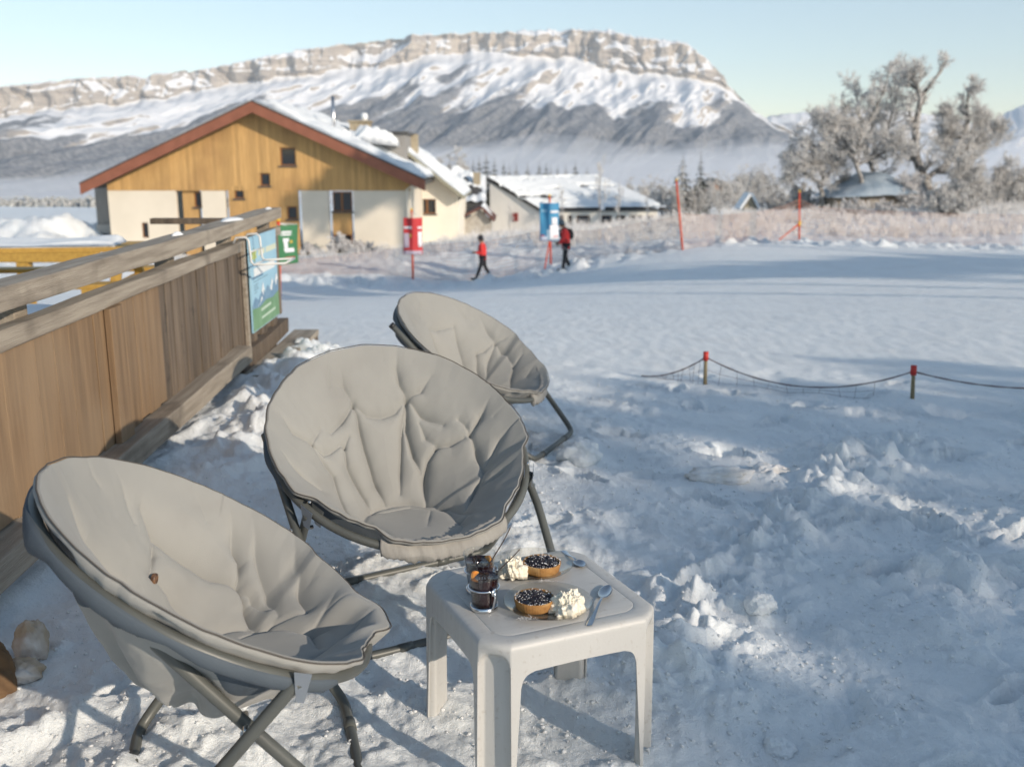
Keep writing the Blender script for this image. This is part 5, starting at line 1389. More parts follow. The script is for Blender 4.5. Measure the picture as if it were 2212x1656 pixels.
def put_tree(name, loc, label, thick, fine, mt_=FROST, mb_=BARK, cat='tree', group=None, k=3):
    o = empty(name, loc); tag(o, label, cat, group)
    seg_mesh('trunk', thick, mb_, o, 6); seg_mesh('crown', fine, mt_, o, k)
    return o
def base_at(px, py, Y):
    p = V(px, py, Y); return (p.x, p.y, gz(p.x, p.y) - .05)
TYB = 58.0
m_ = TYB / 2150.0                                    # metres in one measured pixel there
b1_ = base_at(1782, 448, TYB)
put_tree('frosted_tree', b1_, 'wide frosted tree with dark crooked trunk left of the snowy hut', *grow(11, [[(0, 0, 0, .16), (-.3, 0, 1.1, .13), (-.15, .1, 2.0, .11), (-.9, 0, 2.9, .07), (-1.6, .2, 3.5, .04)], [(-.2, 0, 1.6, .1), (.6, .2, 2.6, .07), (.9, 0, 3.6, .04)], [(-.25, 0, 1.3, .09), (-1.2, -.3, 1.9, .06), (-2.0, 0, 2.3, .03)]], 4, tw=11, start_len=1.5, r_end=.013, ang=(.5, 1.15), up=.1))
b2_ = base_at(1905, 420, TYB + 3)
put_tree('frosted_tree', b2_, 'tall airy frosted tree leaning left behind the snowy hut', *grow(12, [[(0, 0, 0, .2), (-.5, 0, 1.8, .16), (-1.0, .2, 3.3, .12), (-1.6, 0, 5.0, .08), (-2.0, 0, 6.6, .04)], [(-.8, 0, 2.8, .11), (.1, .2, 4.6, .08), (.35, 0, 6.2, .05), (.6, 0, 7.6, .03)], [(-.9, 0, 3.0, .1), (-2.3, .3, 4.2, .06), (-3.0, 0, 5.4, .03)]], 4, tw=12, start_len=1.5, r_end=.012, ang=(.4, 1.05)))
b3_ = base_at(2030, 425, TYB + 1)
put_tree('pollarded_tree', b3_, 'old pollarded tree with two bare upward horns at its top', *grow(13, [[(0, 0, 0, .3), (-.8, 0, 1.2, .27), (-1.6, 0, 2.9, .25), (-1.75, 0, 4.6, .20), (-1.6, 0, 6.2, .13), (-1.2, 0, 6.8, .10), (-.6, 0, 7.6, .075), (-.25, 0, 8.35, .04)], [(-1.6, 0, 6.2, .16), (-2.0, 0, 6.9, .09), (-2.2, 0, 7.4, .05)], [(-1.0, 0, 1.6, .17), (.4, .1, 2.6, .12), (1.4, 0, 3.4, .05)]], 4, tw=13, start_len=1.05, r_end=.013, nkids=(3, 5), ang=(.5, 1.2)))
b3b = base_at(1870, 425, TYB - 1)
put_tree('frosted_tree', b3b, 'frosted tree with a straight leaning trunk right above the hut roof', *grow(19, [[(0, 0, 0, .15), (-.35, 0, 1.7, .13), (-.95, 0, 3.0, .10), (-.1, .3, 4.6, .07), (.6, .2, 6.2, .05), (.85, .2, 7.6, .03)], [(-.6, 0, 2.4, .1), (.7, .2, 3.0, .07), (1.9, 0, 3.4, .04)], [(-.9, 0, 3.0, .08), (-1.9, .1, 4.0, .05), (-2.6, 0, 4.6, .03)]], 4, tw=12, start_len=1.35, r_end=.012))
b4_ = base_at(2075, 430, TYB + 5)
put_tree('frosted_tree', b4_, 'upright frosted tree with a dense pointed crown at the right of the group', *grow(14, [[(0, 0, 0, .2), (0, 0, 2.6, .15), (-.1, 0, 5.0, .1), (-.2, 0, 7.0, .05)], [(0, 0, 2, .1), (-1.2, 0, 3.8, .06), (-1.3, 0, 5.4, .03)], [(0, 0, 2, .1), (1.1, 0, 3.6, .06), (1.3, 0, 4.8, .03)]], 4, tw=15, start_len=1.4, r_end=.012, ang=(.35, .9), nkids=(5, 7)))
def bush(px, py, Y, w, h, seed, label, mt_=FROST, dens=26, group=None, cat='bush', name='frosted_bush', mb_=BARK):
    x, y, z = base_at(px, py, Y); rng = random.Random(seed); trunks = []
    for i in range(dens):
        a = rng.uniform(0, 6.283); q = math.sqrt(rng.random()); hx, hy = math.cos(a) * q * w, math.sin(a) * q * w * .8
        hz = h * math.sqrt(max(.12, 1 - q * q)) * rng.uniform(.75, 1.05)
        trunks.append([(hx * .15, hy * .15, 0, .035), (hx * .6, hy * .6, hz * .5, .025), (hx, hy, hz, .012)])
    th_, fi_ = grow(seed, trunks, 3, tw=7, start_len=h * .26, r_end=.013, ang=(.4, 1.1), nkids=(4, 6), spread_from=.15)
    return put_tree(name, (x, y, z), label, th_, fi_, mt_, mb_, cat, group)
bush(2088, 425, 56, 1.15, 2.9, 21, 'round tall frosted bush right of the tree group')
bush(2180, 418, 57, 1.3, 2.9, 22, 'round frosted bush cut by the right edge of the view')
bush(2050, 432, 52, 1.5, 1.6, 23, 'low dense brownish frosted bush right of the hut', FROST)
bush(1960, 420, 57, 1.4, 2.2, 24, 'pale frosted bush behind the hut roof', FROSTW)
bush(1835, 445, 59, 1.3, 1.9, 25, 'frosted bush tucked against the left end of the hut')
bush(2160, 372, 66, 2.0, 2.2, 26, 'grey frosted bush far right behind the round bushes')
bush(1730, 455, 62, 1.2, 1.6, 27, 'thin frosted bush behind the netting post with the brace')
bush(1680, 460, 68, 1.5, 1.7, 28, 'grey frosted bush right of the little pointed hut')
bush(1990, 330, 66, 1.6, 2.2, 29, 'frosted bush high between the pollarded tree and the upright tree', FROST)
for i, (px, py, w, h) in enumerate(((735, 548, .7, 1.0), (768, 546, .5, .75), (800, 545, .45, .5), (668, 548, .4, .7))):
    bush(px, py, 48.6, w, h, 41 + i, ['white frosted bush before the window bay of the gabled house', 'smaller white frosted bush right of the window bay', 'lowest white frosted bush before the right plaster panel', 'thin white frosted bush at the dark boarded wall'][i], FROSTW, dens=12)
bush(1838, 452, 53.5, 1.0, .9, 31, 'low frosted bush before the left half of the hut', FROSTW, dens=14)
bush(1905, 448, 53, 1.1, .8, 32, 'low frosted bush before the right half of the hut', FROSTW, dens=14)
# spruces
def spruce_proto(name, seed, Ht, w, mneed, label, group):
    rng = random.Random(seed); o = empty(name); tag(o, label, 'tree', group)
    MB().tube([(0, 0, 0), (0, 0, Ht * .5), (0, 0, Ht)], [Ht * .018, Ht * .011, .01], 6).build('trunk', BARK, o)
    vs = []; fs = []
    nl = 26
    for i in range(nl):
        t = (i + rng.random() * .6) / nl; z = Ht * (.06 + .94 * t); r = w * (1 - t) ** .85 * rng.uniform(.75, 1.1) + .03
        nb = int(9 + 7 * (1 - t))
        for j in range(nb):
            a = 6.283 * (j + rng.random()) / nb; rr_ = r * rng.uniform(.65, 1.1); ca_, sa_ = math.cos(a), math.sin(a)
            drop = rr_ * rng.uniform(.15, .5); wd_ = rr_ * rng.uniform(.16, .28)
            for q0, q1 in ((.1, .6), (.45, 1.0)):
                k = len(vs)
                x0, x1 = rr_ * q0, rr_ * q1
                vs += [(ca_ * x0 - sa_ * wd_ * .8, sa_ * x0 + ca_ * wd_ * .8, z - drop * q0 - .02), (ca_ * x0 + sa_ * wd_ * .8, sa_ * x0 - ca_ * wd_ * .8, z - drop * q0 - .02), (ca_ * x1 + sa_ * wd_ * .3, sa_ * x1 - ca_ * wd_ * .3, z - drop * q1 + rng.uniform(-.1, .1) * rr_), (ca_ * x1 - sa_ * wd_ * .3, sa_ * x1 + ca_ * wd_ * .3, z - drop * q1 - rng.uniform(0, .25) * rr_)]
                fs.append((k, k + 1, k + 2, k + 3))
    np_mesh('crown', vs, np.array(fs), mneed, o, sm=False)
    return o
def scatter(proto, spots, labels=None, wm=1.0):
    for i, (px, ptop, Y, hh) in enumerate(spots):
        o = proto if i == 0 else copy_tree(proto)
        x = V(px, 346, Y).x; zt_ = V(px, ptop, Y).z; zg_ = gz(x, Y) - .1
        s_ = max(.2, (zt_ - zg_) / hh); o.location = (x, Y, zg_); wv = .9 + .25 * ((i * 37) % 10) / 10
        o.scale = (s_ * wv * wm, s_ * wv * wm, s_); o.rotation_euler = (0, 0, i * 1.7)
        if labels and i < len(labels) and labels[i]: o['label'] = labels[i]; 
spr = spruce_proto('spruce', 5, 10, 2.0, NEEDLE, 'small dark spruce in the distant treeline above the long building', 'dark spruces of the treeline')
scatter(spr, [(1035, 335, 140, 10), (1050, 330, 140, 10), (1068, 340, 142, 10), (1088, 345, 145, 10), (1165, 348, 145, 10), (1180, 350, 146, 10), (1205, 355, 148, 10), (1243, 348, 145, 10), (1022, 342, 142, 10)], wm=1.25)
sp2_ = spruce_proto('spruce', 6, 10, 2.3, NEEDLEF, 'frost covered spruce in the distant treeline above the long building', 'frosted spruces of the treeline')
scatter(sp2_, [(1010, 345, 146, 10), (1115, 352, 150, 10), (1140, 350, 150, 10), (1222, 354, 150, 10), (1268, 358, 152, 10), (1190, 358, 152, 10), (1100, 354, 150, 10)], wm=1.3)
sp3 = spruce_proto('spruce', 7, 10, 3.0, NEEDLEF, 'broad frosted spruce, the taller left one right of the long building', None)
scatter(sp3, [(1475, 328, 90, 10)])
sp4 = spruce_proto('spruce', 8, 10, 2.3, NEEDLE, 'dark pointed spruce rising right of a frosted one, beyond the first netting pole', None)
scatter(sp4, [(1514, 326, 91, 10)])
sp5 = spruce_proto('spruce', 9, 10, 2.6, NEEDLE, 'lone dark spruce on the far left skyline', None)
scatter(sp5, [(36, 430, 230, 10)])
dt1 = put_tree('frosted_broadleaf', (0, 0, 0), 'hazy frosted broadleaf tree of the treeline right of the long building', *grow(51, [[(0, 0, 0, .16), (.1, 0, 3, .12), (0, 0, 6, .07), (.2, 0, 8.5, .03)], [(0, 0, 2.4, .1), (1.2, .3, 4.6, .06), (1.6, 0, 6.4, .03)], [(0, 0, 2.2, .1), (-1.3, .2, 4.4, .06), (-1.7, 0, 6.6, .03)]], 4, tw=11, start_len=1.9, r_end=.02, nkids=(4, 5)), group='frosted broadleaf trees of the treeline')
scatter(dt1, [(1440, 385, 92, 10), (1465, 395, 88, 10), (1505, 385, 90, 10), (1530, 372, 96, 10), (1560, 366, 98, 10), (1580, 372, 100, 10), (1600, 356, 110, 10), (1625, 352, 112, 10), (1650, 350, 112, 10), (1665, 356, 112, 10), (1390, 385, 100, 10), (1415, 375, 105, 10), (1365, 380, 108, 10), (1635, 362, 104, 10)])
dt2 = put_tree('frosted_broadleaf', (0, 0, 0), 'hazy frosted tree of the treeline between the annex roof and the long building', *grow(52, [[(0, 0, 0, .16), (-.1, 0, 3, .12), (0, 0, 6, .07), (.1, 0, 9, .03)], [(0, 0, 1.8, .1), (.9, .3, 4.4, .06), (1.1, 0, 6.8, .03)], [(0, 0, 1.8, .1), (-.9, .2, 4.2, .06), (-1.2, 0, 6.2, .03)]], 4, tw=11, start_len=1.7, r_end=.02, nkids=(4, 5)), group='frosted trees above the roofs')
scatter(dt2, [(985, 318, 140, 10), (970, 335, 140, 10), (955, 340, 150, 10), (1000, 334, 145, 10), (940, 346, 150, 10)])
dt3 = put_tree('bare_sapling', (0, 0, 0), 'thin bare sapling standing before the long building', *grow(53, [[(0, 0, 0, .05), (.05, 0, 2, .04), (0, 0, 4.2, .02)]], 3, tw=12, start_len=1.0, r_end=.012, nkids=(3, 4), up=.6, ang=(.4, .8)), group='thin saplings before the long building')
scatter(dt3, [(1296, 345, 66, 4.6), (1340, 400, 64, 4.6), (1215, 405, 64, 4.6), (1400, 425, 64, 4.6), (1100, 440, 60, 4.6), (1160, 465, 58, 4.6)])
# far woods on the left skyline
rng = random.Random(77); segs = []
for i in range(900):
    x = rng.uniform(-150, -55); y = rng.uniform(200, 260); zg_ = float(base_z(np.array([x]), np.array([y]))[0]); h = rng.uniform(1.0, 2.4) * (1.3 if rng.random() < .1 else 1)
    for k in range(4):
        segs.append((x, y, zg_ + h * k / 4, x + rng.uniform(-1, 1), y, zg_ + h * (k + 1) / 4, .9 * (1 - k / 5), .5 * (1 - k / 5)))
tag(seg_mesh('far_woods', segs, NEEDLEF, None, 5), 'low hazy wood on the far left skyline', 'wood', kind='stuff')

# frosted weeds and grasses on the banks
WEEDM = M('frosted_weed_stems', (.86, .85, .845), .9, (.66, .63, .60), .9, spec=.1)
def weeds(name, n, region, h, seed, m, label):
    rng_ = np.random.RandomState(seed); P_ = region(rng_, n); n = len(P_)
    z = ground(P_[:, 0], P_[:, 1]); hh = h(P_, rng_); segs = []
    k = 5; out = []
    for j in range(k):
        a = rng_.uniform(0, 6.283, n); l = rng_.uniform(.15, .5, n) * hh; H_ = hh * rng_.uniform(.5, 1.05, n)
        x0, y0 = P_[:, 0] + .05 * rng_.randn(n), P_[:, 1] + .05 * rng_.randn(n)
        x1, y1 = x0 + np.cos(a) * l * .4, y0 + np.sin(a) * l * .4; x2, y2 = x0 + np.cos(a) * l, y0 + np.sin(a) * l
        out.append(np.stack([x0, y0, z - .05, x1, y1, z + H_ * .6, .006 + 0 * z, .010 + 0 * z], -1))
        out.append(np.stack([x1, y1, z + H_ * .6, x2, y2, z + H_, .011 + 0 * z, .007 + 0 * z], -1))
    return tag(seg_mesh(name, np.concatenate(out), m, None, 3), label, 'weeds', kind='stuff')
def reg_right(r, n):
    x = r.uniform(1.0, 32, n); y = r.uniform(43.0, 57, n); k = fbm(x * .35, y * .5, 901, 3); return np.stack([x, y], -1)[(k > -.35)]
weeds('frosted_weeds', 3400, reg_right, lambda P_, r: (.25 + .40 * np.clip(fbm(P_[:, 0] * .4, P_[:, 1] * .4, 905, 3) + .5, 0, 1)) * r.uniform(.6, 1.1, len(P_)), 5, WEEDM, 'frosted dry weeds on the bank behind the netting')
def reg_left(r, n):
    x = r.uniform(-13, 3.5, n); y = r.uniform(44, 49.5, n); k = fbm(x * .4, y * .5, 911, 3); return np.stack([x, y], -1)[(k > -.15)]
weeds('frosted_grass', 380, reg_left, lambda P_, r: (.25 + .35 * np.clip(fbm(P_[:, 0] * .4, P_[:, 1] * .4, 915, 3) + .4, 0, 1)) * r.uniform(.6, 1.1, len(P_)), 6, FROSTW, 'white frosted grass on the bank below the gabled house')
def reg_mid(r, n):
    x = r.uniform(-4, 13, n); y = r.uniform(48, 66, n); k = fbm(x * .4, y * .5, 921, 3); return np.stack([x, y], -1)[(k > -.2)]
weeds('frosted_scrub', 1100, reg_mid, lambda P_, r: (.25 + .45 * np.clip(fbm(P_[:, 0] * .3, P_[:, 1] * .3, 925, 3) + .3, 0, 1)) * (1 - .55 * ss(56, 62, P_[:, 1])) * r.uniform(.6, 1.1, len(P_)), 7, WEEDM, 'grey frosted scrub in front of the long building')

# trees added outside the picture on the right, shaped to throw the long shadows
SH1 = put_tree('shade_tree', (0, 0, 0), 'slender frosted tree added outside the view to shade the terrace', *grow(61, [[(0, 0, 0, .11), (.05, 0, 2.2, .10), (0, .05, 4.2, .07), (.05, 0, 6.6, .03)]], 4, tw=34, start_len=.95, r_end=.017, nkids=(4, 6), ang=(.5, 1.1), up=.3), group='slender trees added to shade the terrace')
sh = (math.cos(SUN_AZ), math.sin(SUN_AZ)); pq = (-sh[1], sh[0])
def shade_spot(q, a): return (pq[0] * q - sh[0] * a, pq[1] * q - sh[1] * a)
rng = random.Random(9)
BND = [(1.9, .5), (2.3, 1.0), (3.2, 2.0), (3.8, 2.8), (5.0, 4.0), (6.1, 3.5), (6.8, 2.2), (8.2, 2.2), (10, 2.6), (14, 3.0)]
SHADE = [(q_ + rng.uniform(-.1, .1), -18 + rng.uniform(-1.2, 1.2)) for q_ in (2.2, 2.75, 3.5, 4.1, 5.2, 5.8, 6.5, 7.2, 7.7, 8.4)] + [(6.2, -22), (-.6, -17), (-1.6, -18.5), (-3.0, -17.5)]
for i, (q, a) in enumerate(SHADE):
    o = SH1 if i == 0 else copy_tree(SH1); x, y = shade_spot(q, a); zg_ = gz(x, y) - .1
    ab_ = np.interp(q, [b_[0] for b_ in BND], [b_[1] for b_ in BND]) if q > 0 else -.9
    if -23 < a < -21: ab_ -= .8
    hh = .344 * (ab_ - a) - zg_ + .1; s_ = hh / 7.0; o.location = (x, y, zg_); o.scale = (min(s_, 1.05), min(s_, 1.05), s_); o.rotation_euler = (0, 0, i * 2.1)
SH2 = empty('shade_pine'); tag(SH2, 'tall pine with a bare trunk added beyond the right edge for its shadow', 'tree', 'tall pines added for their shadows')  # pine added out of view, high crown shaped to lay shade across the piste
MB().tube([(0, 0, 0), (.1, 0, 7), (0, 0, 15)], [.2, .16, .06], 8).build('trunk', BARK, SH2)
th_, fi_ = grow(71, [[(0, 0, 12.7, .1), (0, 0, 13.8, .04)]], 4, tw=20, start_len=1.15, r_end=.05, nkids=(5, 6), ang=(.9, 1.5), up=.1)
seg_mesh('crown', th_ + fi_, NEEDLE, SH2, 3)
def surf_at(px, py, t=2.0):
    d = ray(px, py); o = Vector((0, 0, CAMZ))
    while t < 90:
        p = o + d * t
        if p.z < float(base_z(np.array([p.x]), np.array([p.y]))[0]): return p
        t += .08
    return p
STRIP = [(560, 634), (700, 628), (840, 620), (980, 613), (1120, 606), (1260, 600), (1400, 595), (1540, 590), (1680, 585), (1820, 579), (1960, 573), (2100, 567), (2240, 561), (2380, 556), (2520, 551)]
TANE = math.tan(SUN_EL)
for i, (px, py) in enumerate(STRIP):
    P_ = surf_at(px, py + 4, 10.0); t = 46 + 3 * math.sin(i * 2.4)
    o = SH2 if i == 0 else copy_tree(SH2)
    x, y = P_.x + sh[0] * t, P_.y + sh[1] * t; o.location = (x, y, P_.z + t * TANE - 13.3); o.rotation_euler = (0, 0, i * 1.3)
for i, (x, y, s_) in enumerate(((21, 22.6, 1.12), (24.5, 22, 1.2))):  # two more pines added to dapple the house front
    o = copy_tree(SH2); o.location = (x, y, gz(x, y) - .3); o.scale = (s_ * 1.15, s_ * 1.15, s_); o.rotation_euler = (0, 0, i + .4)
# ------------------------------------------------------------------ piste netting, poles and banners
RED = M('orange_red_pole', (.62, .075, .025), .45); YEL2 = M('yellow_clamp', (.7, .42, .03), .5)
NETM = M('pale_orange_net', (.47, .27, .19), .8); ROPE = M('grey_violet_rope', (.20, .165, .17), .9); POSTW = M('bleached_stake', (.27, .22, .12), .8, (.18, .14, .08), 8, (20, 20, 1)); CAPR = M('red_post_cap', (.48, .03, .02), .5)
NET = [(2212, 466, 40), (2030, 462, 39.8), (1850, 455, 39.4), (1760, 447, 39.1), (1727, 431, 39), (1690, 446, 38.1), (1650, 457, 37.2), (1560, 466, 35.6), (1510, 466, 34.7), (1475, 462, 34.2), (1440, 474, 34.6), (1380, 484, 35.4), (1290, 498, 36.8), (1200, 504, 38.2), (1185, 498, 38.4), (1050, 522, 39.2), (890, 534, 39.6), (700, 556, 40), (600, 566, 40)]
# resample evenly
xs_ = []; tot = 0
pts = [V(a, b_, Y) for a, b_, Y in NET]; 
def netfence(name, pts, seg, rows, r, m, label, zbase=None, fade=None):
    s = [0]
    for i in range(1, len(pts)): s.append(s[-1] + math.hypot(pts[i].x - pts[i - 1].x, pts[i].y - pts[i - 1].y))
    n = int(s[-1] / seg); L_ = []; t = np.linspace(0, s[-1], n)
    X_ = np.interp(t, s, [p.x for p in pts]); Y_ = np.interp(t, s, [p.y for p in pts]); Zt = np.interp(t, s, [p.z for p in pts]); Zb = ground(X_, Y_) + .03 if zbase is None else np.interp(t, s, zbase)
    gr = np.stack([np.stack([X_ + .01 * pn(t * 2, t * 0 + k, 5), Y_ + .03 * pn(t * .8, t * 0 + k, 6), Zb + (Zt - Zb) * k / rows + .012 * pn(t * 1.7, t * 0 + k * .7, 7)], -1) for k in range(rows + 1)])
    segs = []
    for k in range(rows + 1):
        a, b_ = gr[k, :-1], gr[k, 1:]; rr_ = np.full((len(a), 2), r * (1.3 if k == rows else 1)); segs.append(np.hstack([a, b_, rr_]))
    for k in range(rows):
        a, b_ = gr[k], gr[k + 1]; segs.append(np.hstack([a, b_, np.full((len(a), 2), r)]))
    return tag(seg_mesh(name, np.concatenate(segs), m, None, 3), label, 'net')
netfence('safety_net', pts, .12, 10, .0070, NETM, 'long pale orange safety net strung between the red poles beyond the piste')
def pole(label, top, base, Y, r=.035, brace=None, cat='pole', name='netting_pole'):
    a, b_ = V(*base, Y), V(*top, Y); b0 = Vector((a.x, a.y, min(a.z, gz(a.x, a.y)) - .15))
    o = empty(name, b0); tag(o, label, cat)
    mb = MB(); mb.tube([(0, 0, 0), b_ - b0], [r, r * .9], 10); mb.build('shaft', RED, o)
    MB().tube([b_ - b0 + Vector((0, 0, .002)), b_ - b0 + Vector((0, 0, .07))], r * 1.1, 10).build('tip', YEL2, o)
    if brace:
        j = V(*brace[0], Y) - b0; f = V(*brace[1], Y - .8); f = Vector((f.x, f.y, min(f.z, gz(f.x, f.y)) - .05)) - b0
        MB().tube([f, j], r * .85, 8).build('brace', RED, o)
        MB().tube([j + Vector((0, 0, -.09)), j + Vector((0, 0, .09))], r * 1.6, 10).build('clamp', YEL2, o)
    return o
pole('leaning red netting pole, the left one of the two plain poles', (1461, 391), (1476, 541), 34.2)
pole('upright red netting pole with a slanting brace and yellow clamp', (1727, 415), (1727, 526), 39, brace=((1727, 483), (1664, 531)))
def banner(label, x0, x1, y0, y1, pole_top, pole_base, Y, col, marks, fold=.35, brace=None, white=None, split=.5):
    """cloth pad hung in two wings round a pole; marks: (u0,u1,v0,v1,material)"""
    a = V(*pole_base, Y); b_ = V(*pole_top, Y); zg_ = min(a.z, gz(a.x, a.y)) - .1
    o = empty('piste_banner', (a.x, a.y, zg_)); tag(o, label, 'banner')
    off = Vector((a.x, a.y, zg_))
    MB().tube([(0, 0, 0), b_ - off], .04, 10).build('pole', RED, o)
    MB().tube([b_ - off + Vector((0, 0, .003)), b_ - off + Vector((0, 0, .08))], .045, 10).build('tip', YEL2, o)
    P = lambda px, py: V(px, py, Y - .12) - off
    nu_, nv_ = 22, 14
    def surf(u, v, d=0.0):
        px = x0 + (x1 - x0) * u; py = y1 + (y0 - y1) * v
        p = P(px, py); back = fold * abs(u - split) * 1.3 - .05 * math.cos(7 * u + 2 * v) ; p.y += back - d - .03 * math.sin(3 * v + 5 * u); p.x += .02 * math.sin(4 * v + 2 * u) * (1 - v); return p
    def patch(nm, u0, u1, v0, v1, m, d, par, n1=8, n2=4, th=.012, shape=None):
        vs = [surf(u0 + (u1 - u0) * i / n1, v0 + (v1 - v0) * j / n2 if shape is None else shape(i / n1, j / n2), d) for i in range(n1 + 1) for j in range(n2 + 1)]
        ob = np_mesh(nm, [tuple(v) for v in vs], grid_quads(n1 + 1, n2 + 1), m, par); s_ = ob.modifiers.new('s', 'SOLIDIFY'); s_.thickness = th; s_.offset = 0; return ob
    cl = patch('cloth', 0, 1, 0, 1, col, 0, o, nu_, nv_, .02)
    for (nm, u0, u1, v0, v1, m) in marks: patch(nm, u0, u1, v0, v1, m, .018, cl, th=.004)
    tp = b_ - off
    for u in (.02, .5, .98): MB().tube([surf(u, 1), tp - Vector((0, 0, .05))], .012, 6).build('cord', WIRE, o)
    if brace:
        f = V(*brace, Y - .5); f = Vector((f.x, f.y, gz(f.x, f.y) - .05)) - off
        MB().tube([f, Vector((0, 0, 0)).lerp(tp, .45)], .025, 8).build('brace', RED, o)
    return o
BRED = M('red_banner_cloth', (.50, .035, .04), .7); BBLU = M('blue_banner_cloth', (.07, .30, .50), .7, (.05, .22, .40), 1.5); BGRN = M('green_banner_cloth', (.045, .175, .075), .7); BWHT = M('banner_white', (.74, .74, .78), .7); BGREY = M('banner_grey_lilac', (.44, .38, .46), .7); BYEL = M('banner_yellow', (.55, .38, .06), .7); BDRK = M('banner_dark_red', (.30, .025, .03), .7)
banner('red and white piste banner hanging on a pole before the annex', 870, 911, 471, 550, (889, 455), (892, 604), 39.2, BRED,
       [('white_band', .03, .46, .70, .76, BWHT), ('white_band', .78, .99, .70, .76, BWHT), ('pale_panel', .03, .30, .18, .58, BGREY), ('pale_panel', .80, .99, .20, .62, BWHT), ('yellow_spot', .33, .44, .46, .56, BYEL), ('pale_hem', .03, .97, .005, .10, BGREY), ('dark_band', .03, .40, .11, .15, BDRK)])
banner('blue banner with a white swoosh on a red pole beside the rear walker', 1166, 1208, 439, 521, (1187, 425), (1190, 571), 37.6, BBLU,
       [('white_band', .06, .38, .76, .82, M('banner_pale_blue', (.30, .55, .70), .7)), ('white_band', .55, .97, .74, .80, BWHT), ('white_swoosh', .50, .97, .03, .42, BWHT), ('white_swoosh', .62, .92, .42, .62, BWHT), ('white_swoosh', .34, .5, .01, .30, M('banner_ice_blue', (.52, .68, .78), .7)), ('pale_hem', .04, .34, .01, .12, M('banner_lilac_white', (.60, .62, .74), .7)), ('red_strip', .03, .22, .13, .16, BRED), ('red_strip', .70, .93, .11, .14, BRED)], brace=(1176, 566))
banner('green banner with white figure on a red pole right of the blue board', 596, 631, 488, 573, (601, 478), (603, 641), 23, BGRN,
       [('white_band', .16, .80, .80, .845, BWHT), ('white_band', .06, .92, .735, .775, BWHT), ('white_figure', .28, .62, .58, .66, BWHT), ('white_figure', .34, .55, .40, .58, BWHT), ('white_figure', .32, .92, .30, .40, BWHT), ('orange_spot', .68, .80, .53, .60, BYEL), ('red_strip', .38, .93, .12, .175, BRED)], fold=.5, split=.1)

# low rope fence in the middle distance
def stake(label, top, base, Y):
    p = V(*base, Y); zg_ = gz(p.x, p.y); t_ = V(*top, Y)
    o = empty('rope_stake', (p.x, p.y, zg_ - .05)); tag(o, label, 'stake'); h = t_.z - zg_ + .05; dx = t_.x - p.x
    MB().tube([(0, 0, 0), (dx, 0, h)], [.015, .013], 10).build('stake', POSTW, o)
    MB().tube([(dx * .94, 0, h - .055), (dx, 0, h + .012)], .021, 12).build('cap', CAPR, o)
    return Vector((p.x + dx, p.y, t_.z - .03)), zg_
def surf_at(px, py, Y0):
    d = ray(px, py); o = Vector((0, 0, CAMZ)); t = 2.0
    while t < 60:
        p = o + d * t
        if p.z < float(base_z(np.array([p.x]), np.array([p.y]))[0]): return p
        t += .05
    return p
s1 = surf_at(1523, 832, 7); s2 = surf_at(1972, 866, 7)
k1, g1_ = stake('left stake with a tall red cap holding the sagging rope', (1525, 763), (1523, 830), s1.y)
k2, g2_ = stake('right stake with a red cap holding the sagging rope', (1974, 793), (1971, 865), s2.y)
def sagpts(a, b_, sag, n=24): return [a.lerp(b_, i / n) - Vector((0, 0, sag * 4 * (i / n) * (1 - i / n))) for i in range(n + 1)]
e0 = surf_at(1385, 817, 8) + Vector((0, 0, .02)); e3 = V(2330, 836, s2.y - .3)
rope = sagpts(e0, k1, .05) + sagpts(k1, k2, .17)[1:] + sagpts(k2, e3, .05)[1:]
mb = MB(); mb.tube(rope, [.0055 + .0012 * math.sin(i * 1.7) for i in range(len(rope))], 8); tag(mb.build('sagging_rope', ROPE, recalc=False), 'grey rope sagging between the two red capped stakes', 'rope')
segs = []
hang = [p for p in rope[6:46:2]]; rows_ = []
for i, p in enumerate(hang):
    zb_ = gz(p.x, p.y); zb_ = min(zb_, p.z - .02); q = Vector((p.x + .02 * math.sin(i * 2.3), p.y, zb_)); rows_.append((p, q)); segs.append((*p, *q, .0015, .0015))
for f in (.45, .85):
    for (a, b_), (c_, d_) in zip(rows_[:-1], rows_[1:]): segs.append((*a.lerp(b_, f), *c_.lerp(d_, f), .0014, .0014))
tag(seg_mesh('sagging_net', segs, ROPE, None, 3), 'thin wide meshed net hanging below the sagging rope', 'net')

